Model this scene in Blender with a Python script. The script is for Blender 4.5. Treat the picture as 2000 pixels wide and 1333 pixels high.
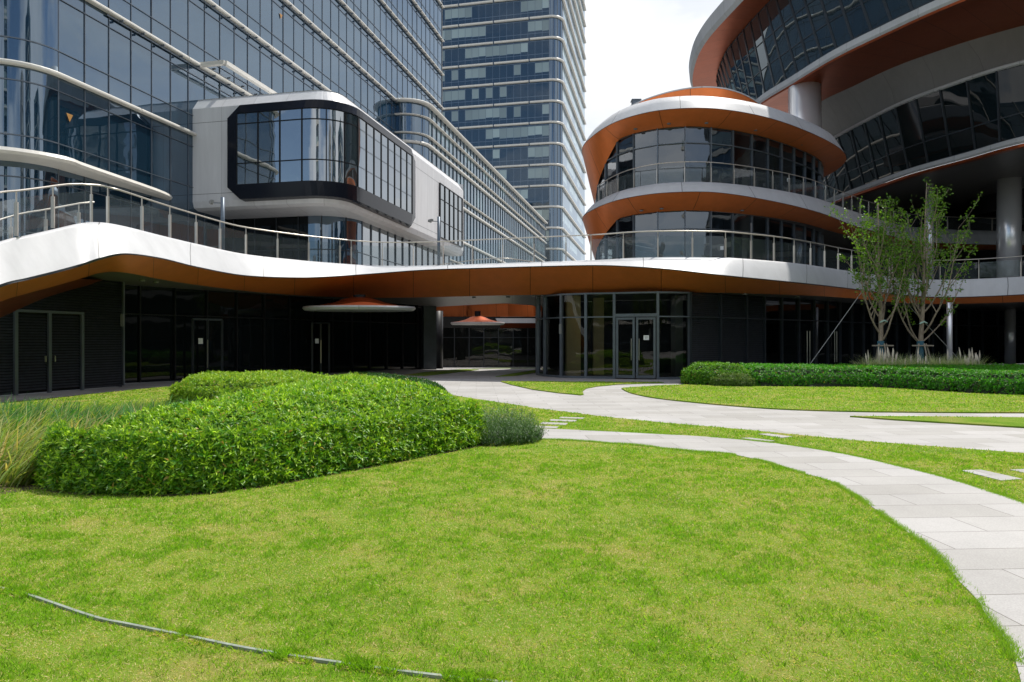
import bpy, bmesh, math, random
import numpy as np
from mathutils import Vector, Matrix
from mathutils.geometry import tessellate_polygon
for _o in list(bpy.data.objects): bpy.data.objects.remove(_o)
R = math.radians
rng = np.random.default_rng(7); random.seed(7)
scene = bpy.context.scene
C = scene.collection

# ------------------------------------------------------------------ camera, sky, sun, exposure
cam_d = bpy.data.cameras.new("camera"); cam = bpy.data.objects.new("camera", cam_d); C.objects.link(cam)
cam_d.lens = 24.0; cam_d.sensor_width = 36.0; cam_d.clip_start = 0.05; cam_d.clip_end = 6000
cam.location = (0, 0, 1.6); cam.rotation_euler = (R(90), 0, 0)
scene.camera = cam
SUN_EL, SUN_AZ = R(63), R(48)          # azimuth measured clockwise from +Y (the view direction)
w = bpy.data.worlds.new("World"); scene.world = w; w.use_nodes = True
nt = w.node_tree; nt.nodes.clear()
def N(nt, t, **k):
    n = nt.nodes.new(t)
    for a, b in k.items():
        if hasattr(n, a): setattr(n, a, b)
    return n
sky = N(nt, 'ShaderNodeTexSky', sky_type='NISHITA', sun_disc=False)
sky.sun_elevation = SUN_EL; sky.sun_rotation = SUN_AZ; sky.air_density = 1.0; sky.dust_density = 1.2
tc = N(nt, 'ShaderNodeTexCoord'); mp = N(nt, 'ShaderNodeMapping'); mp.inputs['Scale'].default_value = (1, 1, 2.2)
mp.inputs['Location'].default_value = (3.1, 0.4, 0)
nz = N(nt, 'ShaderNodeTexNoise'); nz.inputs['Scale'].default_value = 2.1; nz.inputs['Detail'].default_value = 8; nz.inputs['Roughness'].default_value = .55
cr = N(nt, 'ShaderNodeValToRGB'); cr.color_ramp.elements[0].position = .40; cr.color_ramp.elements[1].position = .58
nz2 = N(nt, 'ShaderNodeTexNoise'); nz2.inputs['Scale'].default_value = 3.3; nz2.inputs['Detail'].default_value = 6
cr2 = N(nt, 'ShaderNodeValToRGB')
cr2.color_ramp.elements[0].position = .3; cr2.color_ramp.elements[0].color = (6.1, 6.35, 6.7, 1)
cr2.color_ramp.elements[1].position = .7; cr2.color_ramp.elements[1].color = (8.6, 8.65, 8.75, 1)
mx = N(nt, 'ShaderNodeMix', data_type='RGBA')
# more cloud towards the view direction (+Y), broken cloud behind
sx = N(nt, 'ShaderNodeSeparateXYZ'); mr = N(nt, 'ShaderNodeMapRange')
mr.inputs['From Min'].default_value = 0.35; mr.inputs['From Max'].default_value = .85; mr.inputs['To Min'].default_value = 0; mr.inputs['To Max'].default_value = .9
ad = N(nt, 'ShaderNodeMath', operation='ADD', use_clamp=True)
bg = N(nt, 'ShaderNodeBackground'); bg.inputs['Strength'].default_value = .105
wo = N(nt, 'ShaderNodeOutputWorld')
L = nt.links.new
L(tc.outputs['Generated'], mp.inputs['Vector']); L(mp.outputs['Vector'], nz.inputs['Vector']); L(mp.outputs['Vector'], nz2.inputs['Vector'])
L(nz.outputs['Fac'], cr.inputs['Fac']); L(nz2.outputs['Fac'], cr2.inputs['Fac'])
L(tc.outputs['Generated'], sx.inputs[0]); L(sx.outputs['Y'], mr.inputs['Value'])
L(cr.outputs['Color'], ad.inputs[0]); L(mr.outputs['Result'], ad.inputs[1])
L(ad.outputs[0], mx.inputs['Factor']); L(sky.outputs[0], mx.inputs['A']); L(cr2.outputs[0], mx.inputs['B'])
L(mx.outputs['Result'], bg.inputs['Color']); L(bg.outputs[0], wo.inputs[0])
sd = bpy.data.lights.new("sun", 'SUN'); sun = bpy.data.objects.new("sun", sd); C.objects.link(sun)
sd.energy = 3.6; sd.angle = R(0.6); sd.color = (1, .955, .88)
sv = Vector((math.sin(SUN_AZ) * math.cos(SUN_EL), math.cos(SUN_AZ) * math.cos(SUN_EL), math.sin(SUN_EL)))
sun.rotation_euler = sv.to_track_quat('Z', 'Y').to_euler(); sun.location = sv * 200
scene.view_settings.view_transform = 'Standard'; scene.view_settings.look = 'None'
scene.view_settings.exposure = 0.52; scene.view_settings.gamma = 1
scene.cycles.max_bounces = 8; scene.cycles.transparent_max_bounces = 12
scene.cycles.use_denoising = True

# ------------------------------------------------------------------ measuring helpers
F = 1333.3; CY = 666.5; EH = 1.6
def P(x, y, Y): return Vector(((x - 1000) * Y / F, Y, EH + (CY - y) * Y / F))
def PZ(x, y, Z):
    Y = (Z - EH) * F / (CY - y); return Vector(((x - 1000) * Y / F, Y, Z))
def G(x, y):
    Y = EH * F / (y - CY); return ((x - 1000) * Y / F, Y)
def GZ(Y):                      # the court falls gently beyond the bridge
    return -0.6 * min(1, max(0, (Y - 38) / 18.0))

# ------------------------------------------------------------------ materials
def mat(name, col, rough=.5, metal=0, ior=1.45, var=0, vscale=3, bump=0, bscale=20, spec=None, coat=0, coord='Object', stretch=(1, 1, 1)):
    m = bpy.data.materials.new(name); m.use_nodes = True; t = m.node_tree; b = t.nodes['Principled BSDF']
    b.inputs['Base Color'].default_value = (*col, 1); b.inputs['Roughness'].default_value = rough
    b.inputs['Metallic'].default_value = metal; b.inputs['IOR'].default_value = ior
    if spec is not None: b.inputs['Specular IOR Level'].default_value = spec
    if coat: b.inputs['Coat Weight'].default_value = coat; b.inputs['Coat Roughness'].default_value = .1
    if var or bump:
        c = N(t, 'ShaderNodeTexCoord'); mpp = N(t, 'ShaderNodeMapping'); mpp.inputs['Scale'].default_value = stretch
        t.links.new(c.outputs[coord], mpp.inputs[0])
    if var:
        n = N(t, 'ShaderNodeTexNoise'); n.inputs['Scale'].default_value = vscale; n.inputs['Detail'].default_value = 6
        t.links.new(mpp.outputs[0], n.inputs['Vector'])
        mxx = N(t, 'ShaderNodeMix', data_type='RGBA')
        mxx.inputs['A'].default_value = (*[max(0, v * (1 - var)) for v in col], 1)
        mxx.inputs['B'].default_value = (*[min(1, v * (1 + var)) for v in col], 1)
        rr = N(t, 'ShaderNodeMapRange'); rr.inputs['From Min'].default_value = .3; rr.inputs['From Max'].default_value = .7
        t.links.new(n.outputs['Fac'], rr.inputs[0]); t.links.new(rr.outputs[0], mxx.inputs['Factor'])
        t.links.new(mxx.outputs['Result'], b.inputs['Base Color'])
    if bump:
        n = N(t, 'ShaderNodeTexNoise'); n.inputs['Scale'].default_value = bscale; n.inputs['Detail'].default_value = 4
        t.links.new(mpp.outputs[0], n.inputs['Vector'])
        bp = N(t, 'ShaderNodeBump'); bp.inputs['Strength'].default_value = bump; bp.inputs['Distance'].default_value = .05
        t.links.new(n.outputs['Fac'], bp.inputs['Height']); t.links.new(bp.outputs[0], b.inputs['Normal'])
    return m

def panel_mat(name, col, pitch, rough, metal=0, joint=.012, var=.05, wob=.02, dark=.25, spec=.5):
    """sheet-metal cladding: joints every `pitch` metres along U, each panel its own slight tone and a little oil-canning"""
    m = bpy.data.materials.new(name); m.use_nodes = True; t = m.node_tree; b = t.nodes['Principled BSDF']; l = t.links.new
    b.inputs['Roughness'].default_value = rough; b.inputs['Metallic'].default_value = metal; b.inputs['Specular IOR Level'].default_value = spec
    uv = N(t, 'ShaderNodeUVMap'); s = N(t, 'ShaderNodeSeparateXYZ'); l(uv.outputs[0], s.inputs[0])
    d = N(t, 'ShaderNodeMath', operation='DIVIDE'); d.inputs[1].default_value = pitch; l(s.outputs['X'], d.inputs[0])
    fr = N(t, 'ShaderNodeMath', operation='FRACT'); l(d.outputs[0], fr.inputs[0])
    fl = N(t, 'ShaderNodeMath', operation='FLOOR'); l(d.outputs[0], fl.inputs[0])
    lt = N(t, 'ShaderNodeMath', operation='LESS_THAN'); lt.inputs[1].default_value = joint / pitch * 2; l(fr.outputs[0], lt.inputs[0])
    wn = N(t, 'ShaderNodeTexWhiteNoise', noise_dimensions='1D'); l(fl.outputs[0], wn.inputs['W'])
    mr = N(t, 'ShaderNodeMapRange'); mr.inputs['To Min'].default_value = 1 - var; mr.inputs['To Max'].default_value = 1 + var; l(wn.outputs['Value'], mr.inputs[0])
    vm = N(t, 'ShaderNodeVectorMath', operation='SCALE'); vm.inputs[0].default_value = col; l(mr.outputs[0], vm.inputs['Scale'])
    c = N(t, 'ShaderNodeTexCoord'); n1 = N(t, 'ShaderNodeTexNoise'); n1.inputs['Scale'].default_value = .9; n1.inputs['Detail'].default_value = 7; n1.inputs['Roughness'].default_value = .7
    mps = N(t, 'ShaderNodeMapping'); mps.inputs['Scale'].default_value = (2.2, 2.2, .3); l(c.outputs['Object'], mps.inputs[0]); l(mps.outputs[0], n1.inputs['Vector'])
    m2 = N(t, 'ShaderNodeMapRange'); m2.inputs['From Min'].default_value = .3; m2.inputs['From Max'].default_value = .7; m2.inputs['To Min'].default_value = .88; m2.inputs['To Max'].default_value = 1.04; l(n1.outputs['Fac'], m2.inputs[0])
    v2 = N(t, 'ShaderNodeVectorMath', operation='SCALE'); l(vm.outputs[0], v2.inputs[0]); l(m2.outputs[0], v2.inputs['Scale'])
    mi = N(t, 'ShaderNodeMix', data_type='RGBA'); l(lt.outputs[0], mi.inputs['Factor']); l(v2.outputs[0], mi.inputs['A'])
    mi.inputs['B'].default_value = (*[v * dark for v in col], 1); l(mi.outputs['Result'], b.inputs['Base Color'])
    n = N(t, 'ShaderNodeTexNoise'); n.inputs['Scale'].default_value = .7; n.inputs['Detail'].default_value = 2; l(c.outputs['Object'], n.inputs['Vector'])
    bp = N(t, 'ShaderNodeBump'); bp.inputs['Strength'].default_value = 1; bp.inputs['Distance'].default_value = wob; l(n.outputs['Fac'], bp.inputs['Height']); l(bp.outputs[0], b.inputs['Normal'])
    return m

def glass_mat(name, tint, refl_ior=1.9, trans=(.25, .28, .28), see=.6, wob=.004, wscale=.8, rcol=(1, 1, 1)):
    """coated glazing: dark body + (optionally) see-through part under a mirror coat with slight roller-wave distortion"""
    m = bpy.data.materials.new(name); m.use_nodes = True; t = m.node_tree; t.nodes.clear(); l = t.links.new
    o = N(t, 'ShaderNodeOutputMaterial'); c = N(t, 'ShaderNodeTexCoord')
    n = N(t, 'ShaderNodeTexNoise'); n.inputs['Scale'].default_value = wscale; n.inputs['Detail'].default_value = 2
    l(c.outputs['Object'], n.inputs['Vector'])
    bp = N(t, 'ShaderNodeBump'); bp.inputs['Strength'].default_value = 1; bp.inputs['Distance'].default_value = wob
    l(n.outputs['Fac'], bp.inputs['Height'])
    fr = N(t, 'ShaderNodeFresnel'); fr.inputs['IOR'].default_value = refl_ior; l(bp.outputs[0], fr.inputs['Normal'])
    gl = N(t, 'ShaderNodeBsdfGlossy'); gl.inputs['Roughness'].default_value = .012; gl.inputs['Color'].default_value = (*rcol, 1); l(bp.outputs[0], gl.inputs['Normal'])
    df = N(t, 'ShaderNodeBsdfDiffuse'); df.inputs['Color'].default_value = (*tint, 1)
    tr = N(t, 'ShaderNodeBsdfTransparent'); tr.inputs['Color'].default_value = (*trans, 1)
    m1 = N(t, 'ShaderNodeMixShader'); m1.inputs[0].default_value = see; l(df.outputs[0], m1.inputs[1]); l(tr.outputs[0], m1.inputs[2])
    m2 = N(t, 'ShaderNodeMixShader'); l(fr.outputs[0], m2.inputs[0]); l(m1.outputs[0], m2.inputs[1]); l(gl.outputs[0], m2.inputs[2])
    l(m2.outputs[0], o.inputs[0]); return m

def tower_glass(name, pw, fh, z0, blind=(.34, .43, .42), body=(.012, .030, .050), thr=.60, refl=1.9, rcol=(.8, .9, 1)):
    """far curtain wall: per-bay interiors (blinds, dark rooms, clutter at desk height) behind reflective glass, mullions drawn as frames"""
    m = bpy.data.materials.new(name); m.use_nodes = True; t = m.node_tree; t.nodes.clear(); l = t.links.new
    o = N(t, 'ShaderNodeOutputMaterial'); uv = N(t, 'ShaderNodeUVMap'); s = N(t, 'ShaderNodeSeparateXYZ'); l(uv.outputs[0], s.inputs[0])
    def mth(op, a, b=None, cl=False):
        q = N(t, 'ShaderNodeMath', operation=op, use_clamp=cl)
        for i, v in enumerate((a, b)):
            if v is None: continue
            if isinstance(v, (int, float)): q.inputs[i].default_value = v
            else: l(v, q.inputs[i])
        return q.outputs[0]
    u = mth('DIVIDE', s.outputs['X'], pw); v = mth('DIVIDE', mth('SUBTRACT', s.outputs['Y'], z0), fh)
    fu, fv, cu, cv = mth('FRACT', u), mth('FRACT', v), mth('FLOOR', u), mth('FLOOR', v)
    grp = mth('FLOOR', mth('DIVIDE', cu, 3))
    cb = N(t, 'ShaderNodeCombineXYZ'); l(grp, cb.inputs[0]); l(cv, cb.inputs[1])
    wn = N(t, 'ShaderNodeTexWhiteNoise', noise_dimensions='2D'); l(cb.outputs[0], wn.inputs['Vector'])
    cb2 = N(t, 'ShaderNodeCombineXYZ'); l(cu, cb2.inputs[0]); l(cv, cb2.inputs[1])
    wn2 = N(t, 'ShaderNodeTexWhiteNoise', noise_dimensions='2D'); l(cb2.outputs[0], wn2.inputs['Vector'])
    isb = mth('LESS_THAN', mth('ADD', mth('MULTIPLY', wn.outputs['Value'], .75), mth('MULTIPLY', wn2.outputs['Value'], .25)), thr)
    low = mth('ADD', mth('MULTIPLY', wn2.outputs['Value'], .10), .36)
    isb = mth('MULTIPLY', isb, mth('GREATER_THAN', fv, low)); isb = mth('MULTIPLY', isb, mth('LESS_THAN', fv, .86))
    tone = mth('ADD', mth('MULTIPLY', wn2.outputs['Value'], .5), .5)
    vs = N(t, 'ShaderNodeVectorMath', operation='SCALE'); vs.inputs[0].default_value = blind; l(tone, vs.inputs['Scale'])
    mi = N(t, 'ShaderNodeMix', data_type='RGBA'); l(isb, mi.inputs['Factor']); mi.inputs['A'].default_value = (*body, 1); l(vs.outputs[0], mi.inputs['B'])
    bar = mth('MAXIMUM', mth('LESS_THAN', fu, .05), mth('LESS_THAN', mth('ABSOLUTE', mth('SUBTRACT', fv, .28)), .012))
    bar = mth('MAXIMUM', bar, mth('LESS_THAN', mth('ABSOLUTE', mth('SUBTRACT', fv, .9)), .012))
    m3 = N(t, 'ShaderNodeMix', data_type='RGBA'); l(bar, m3.inputs['Factor']); l(mi.outputs['Result'], m3.inputs['A']); m3.inputs['B'].default_value = (.10, .13, .17, 1)
    df = N(t, 'ShaderNodeBsdfDiffuse'); l(m3.outputs['Result'], df.inputs[0])
    c = N(t, 'ShaderNodeTexCoord'); n = N(t, 'ShaderNodeTexNoise'); n.inputs['Scale'].default_value = .25; l(c.outputs['Object'], n.inputs['Vector'])
    bp = N(t, 'ShaderNodeBump'); bp.inputs['Distance'].default_value = .02; l(n.outputs['Fac'], bp.inputs['Height'])
    gl = N(t, 'ShaderNodeBsdfGlossy'); gl.inputs['Roughness'].default_value = .03; gl.inputs['Color'].default_value = (*rcol, 1); l(bp.outputs[0], gl.inputs['Normal'])
    fr = N(t, 'ShaderNodeFresnel'); fr.inputs['IOR'].default_value = refl; l(bp.outputs[0], fr.inputs['Normal'])
    ms = N(t, 'ShaderNodeMixShader'); l(fr.outputs[0], ms.inputs[0]); l(df.outputs[0], ms.inputs[1]); l(gl.outputs[0], ms.inputs[2]); l(ms.outputs[0], o.inputs[0])
    return m

def leaf_mat(name, rough=.5, transl=.35, gain=1.0):
    m = bpy.data.materials.new(name); m.use_nodes = True; t = m.node_tree; t.nodes.clear(); l = t.links.new
    o = N(t, 'ShaderNodeOutputMaterial'); a = N(t, 'ShaderNodeAttribute', attribute_name='Col')
    b = N(t, 'ShaderNodeBsdfPrincipled'); b.inputs['Roughness'].default_value = rough; b.inputs['Specular IOR Level'].default_value = .35
    l(a.outputs['Color'], b.inputs['Base Color'])
    tr = N(t, 'ShaderNodeBsdfTranslucent'); vm = N(t, 'ShaderNodeVectorMath', operation='MULTIPLY'); vm.inputs[1].default_value = (1.5 * gain, 1.6 * gain, .6)
    l(a.outputs['Color'], vm.inputs[0]); l(vm.outputs[0], tr.inputs[0])
    ms = N(t, 'ShaderNodeMixShader'); ms.inputs[0].default_value = transl; l(b.outputs[0], ms.inputs[1]); l(tr.outputs[0], ms.inputs[2]); l(ms.outputs[0], o.inputs[0])
    return m

def paver_mat():
    m = bpy.data.materials.new('granite_pavers'); m.use_nodes = True; t = m.node_tree; b = t.nodes['Principled BSDF']; l = t.links.new
    c = N(t, 'ShaderNodeTexCoord'); mpp = N(t, 'ShaderNodeMapping'); l(c.outputs['Object'], mpp.inputs[0]); mpp.inputs['Rotation'].default_value = (0, 0, R(-3))
    br = N(t, 'ShaderNodeTexBrick'); l(mpp.outputs[0], br.inputs['Vector'])
    br.inputs['Scale'].default_value = 1; br.inputs['Brick Width'].default_value = 1.2; br.inputs['Row Height'].default_value = .45
    br.inputs['Mortar Size'].default_value = .004; br.inputs['Mortar Smooth'].default_value = 0; br.inputs['Bias'].default_value = 0
    br.inputs['Color1'].default_value = (.33, .32, .30, 1); br.inputs['Color2'].default_value = (.41, .40, .39, 1); br.inputs['Mortar'].default_value = (.13, .12, .105, 1)
    n = N(t, 'ShaderNodeTexNoise'); n.inputs['Scale'].default_value = 90; n.inputs['Detail'].default_value = 3; l(c.outputs['Object'], n.inputs['Vector'])
    n2 = N(t, 'ShaderNodeTexNoise'); n2.inputs['Scale'].default_value = .8; n2.inputs['Detail'].default_value = 7; n2.inputs['Roughness'].default_value = .65; l(c.outputs['Object'], n2.inputs['Vector'])
    q = N(t, 'ShaderNodeMapRange'); q.inputs['From Min'].default_value = .25; q.inputs['From Max'].default_value = .75; q.inputs['To Min'].default_value = .84; q.inputs['To Max'].default_value = 1.13; l(n.outputs['Fac'], q.inputs[0])
    q2 = N(t, 'ShaderNodeMapRange'); q2.inputs['From Min'].default_value = .3; q2.inputs['From Max'].default_value = .7; q2.inputs['To Min'].default_value = .86; q2.inputs['To Max'].default_value = 1.05; l(n2.outputs['Fac'], q2.inputs[0])
    mu = N(t, 'ShaderNodeMath', operation='MULTIPLY'); l(q.outputs[0], mu.inputs[0]); l(q2.outputs[0], mu.inputs[1])
    vs = N(t, 'ShaderNodeVectorMath', operation='SCALE'); l(br.outputs['Color'], vs.inputs[0]); l(mu.outputs[0], vs.inputs['Scale']); l(vs.outputs[0], b.inputs['Base Color'])
    b.inputs['Roughness'].default_value = .75
    bp = N(t, 'ShaderNodeBump'); bp.inputs['Strength'].default_value = .25; bp.inputs['Distance'].default_value = .003; l(n.outputs['Fac'], bp.inputs['Height']); l(bp.outputs[0], b.inputs['Normal'])
    return m

def turf_mat():
    m = bpy.data.materials.new('turf'); m.use_nodes = True; t = m.node_tree; b = t.nodes['Principled BSDF']; l = t.links.new
    c = N(t, 'ShaderNodeTexCoord')
    n1 = N(t, 'ShaderNodeTexNoise'); n1.inputs['Scale'].default_value = 1.1; n1.inputs['Detail'].default_value = 5; l(c.outputs['Object'], n1.inputs['Vector'])
    n2 = N(t, 'ShaderNodeTexNoise'); n2.inputs['Scale'].default_value = 45; n2.inputs['Detail'].default_value = 4; n2.inputs['Roughness'].default_value = .8; l(c.outputs['Object'], n2.inputs['Vector'])
    a = N(t, 'ShaderNodeMath', operation='ADD'); l(n1.outputs['Fac'], a.inputs[0]); s = N(t, 'ShaderNodeMath', operation='MULTIPLY'); s.inputs[1].default_value = .6; l(n2.outputs['Fac'], s.inputs[0]); l(s.outputs[0], a.inputs[1])
    r = N(t, 'ShaderNodeValToRGB'); e = r.color_ramp.elements; e[0].position = .55; e[0].color = (.09, .18, .012, 1); e[1].position = 1.0; e[1].color = (.27, .26, .07, 1)
    x = r.color_ramp.elements.new(.78); x.color = (.15, .26, .02, 1)
    l(a.outputs[0], r.inputs[0]); l(r.outputs[0], b.inputs['Base Color']); b.inputs['Roughness'].default_value = .9; b.inputs['Specular IOR Level'].default_value = .1
    bp = N(t, 'ShaderNodeBump'); bp.inputs['Strength'].default_value = .8; bp.inputs['Distance'].default_value = .03; l(n2.outputs['Fac'], bp.inputs['Height']); l(bp.outputs[0], b.inputs['Normal'])
    return m

M = {}
M['white'] = panel_mat('white_cladding', (.54, .545, .56), 4.2, .42, joint=.02, wob=.006, dark=.3)
M['whitebox'] = panel_mat('pale_grey_cladding', (.62, .625, .64), 2.2, .4, joint=.012, wob=.008, dark=.6)
M['ledge'] = mat('cream_ledge_aluminium', (.62, .60, .55), .4, var=.06, vscale=2)
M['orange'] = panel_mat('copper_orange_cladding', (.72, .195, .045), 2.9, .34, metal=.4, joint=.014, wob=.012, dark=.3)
M['orange_shaded'] = panel_mat('shaded_rust_orange_cladding', (.36, .078, .024), 1.6, .34, metal=.8, joint=.012, wob=.012, dark=.4)  # darker copy of the copper: the shade of the undersides is in its colour
M['greypanel'] = panel_mat('grey_cladding', (.42, .43, .44), 2.4, .4, joint=.014, wob=.006, dark=.5)
M['soffit'] = panel_mat('dark_soffit', (.14, .13, .125), 2.4, .35, metal=.3, joint=.02, wob=.01, dark=.4)
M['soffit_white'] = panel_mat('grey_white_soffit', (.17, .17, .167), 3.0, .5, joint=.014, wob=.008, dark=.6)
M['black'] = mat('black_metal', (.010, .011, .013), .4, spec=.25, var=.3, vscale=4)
M['blackgloss'] = mat('black_gloss_panel', (.008, .010, .016), .16, ior=1.4, spec=.3, bump=.02, bscale=.7)
M['darkframe'] = mat('dark_grey_frame', (.035, .042, .05), .35, metal=.3, var=.15)
M['greyframe'] = mat('grey_window_frame', (.13, .15, .175), .32, metal=.4, var=.1)
M['louvre'] = mat('charcoal_louvre', (.042, .047, .055), .4, metal=.25, var=.2, vscale=6)
M['steel'] = mat('brushed_steel', (.62, .60, .57), .28, metal=.95, var=.06, vscale=2, stretch=(1, 1, .1))
M['column'] = mat('polished_steel_column', (.86, .86, .87), .24, metal=.6, var=.05, vscale=.6)
M['railpost'] = mat('champagne_steel', (.55, .51, .46), .35, metal=.6, var=.08)
M['railglass'] = glass_mat('railing_glass', (.20, .24, .26), 1.5, (.86, .90, .90), .86, 0)
M['glassA'] = glass_mat('blue_coated_glass', (.008, .026, .046), 2.7, see=.0, wob=.012, wscale=.45, rcol=(.66, .80, .95))
M['glassB'] = glass_mat('grey_box_glass', (.03, .042, .045), 3.8, see=.0, wob=.014, wscale=.5, rcol=(.9, .95, 1))
M['glassP'] = glass_mat('pavilion_glass', (.008, .012, .016), 2.2, (.36, .40, .40), .7, .010, .6, rcol=(.88, .94, 1))
M['glassG'] = glass_mat('ground_floor_glass', (.008, .010, .010), 1.5, (.62, .66, .62), .9, .006, .6)
M['glassD'] = glass_mat('dark_glass', (.005, .007, .008), 1.32, see=.0, wob=.008, wscale=.5)
M['glassR'] = glass_mat('ring_glass', (.014, .022, .026), 1.8, see=.0, wob=.005, wscale=.4, rcol=(.85, .95, 1))
M['glassM'] = glass_mat('ring_middle_glass', (.006, .010, .011), 1.42, see=.0, wob=.004, wscale=.4)
M['tower'] = tower_glass('tower_glazing', 1.9, 5.43, 41.6 - 5.43 * 8)
M['lowrise'] = tower_glass('low_block_glazing', 1.6, 4.5, 1.0, blind=(.14, .24, .26), body=(.025, .06, .08), thr=.4, refl=2.2)
M['context'] = tower_glass('context_glazing', 2.2, 4.0, 0, blind=(.16, .18, .17), body=(.015, .02, .025), thr=.3, refl=1.25)
M['context_pale'] = panel_mat('context_pale_stone', (.42, .40, .37), 3, .7)
M['pavers'] = paver_mat()
M['turf'] = turf_mat()
M['soil'] = mat('brown_soil', (.07, .05, .032), .95, var=.35, vscale=9, bump=.6, bscale=30)
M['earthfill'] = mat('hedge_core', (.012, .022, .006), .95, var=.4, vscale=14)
M['kerb'] = mat('grey_steel_edging', (.23, .265, .22), .6, var=.2, vscale=20)
M['paper'] = mat('white_paper_notice', (.8, .8, .8), .6, var=.03)
M['ink'] = mat('notice_ink', (.12, .12, .13), .6, var=.1)
M['bark'] = mat('pale_brown_bark', (.33, .26, .20), .85, var=.35, vscale=25, bump=.6, bscale=60, stretch=(1, 1, .3))
M['wrap'] = mat('blue_trunk_wrap', (.03, .11, .15), .7, var=.2, vscale=20)
M['wood'] = mat('stake_wood', (.33, .28, .22), .8, var=.2, vscale=15)
M['tape'] = mat('pale_green_tape', (.45, .62, .55), .6, var=.1)
M['wire'] = mat('guy_wire', (.35, .35, .35), .5, metal=.5, var=.1)
M['tan'] = mat('tan_stone_lining', (.62, .46, .24), .6, var=.1, vscale=2)
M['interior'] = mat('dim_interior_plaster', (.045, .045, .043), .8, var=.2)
M['concrete'] = mat('grey_concrete', (.30, .30, .29), .8, var=.12, vscale=2)
M['leaf'] = leaf_mat('hedge_leaf', .40, .32)
M['blade'] = leaf_mat('grass_blade', .6, .4)
M['blue_steel'] = mat('blue_grey_pole_paint', (.10, .13, .17), .4, metal=.2, var=.1)
M['yellow'] = mat('orange_yellow_sticker', (.40, .20, .05), .5, var=.1)

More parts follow.
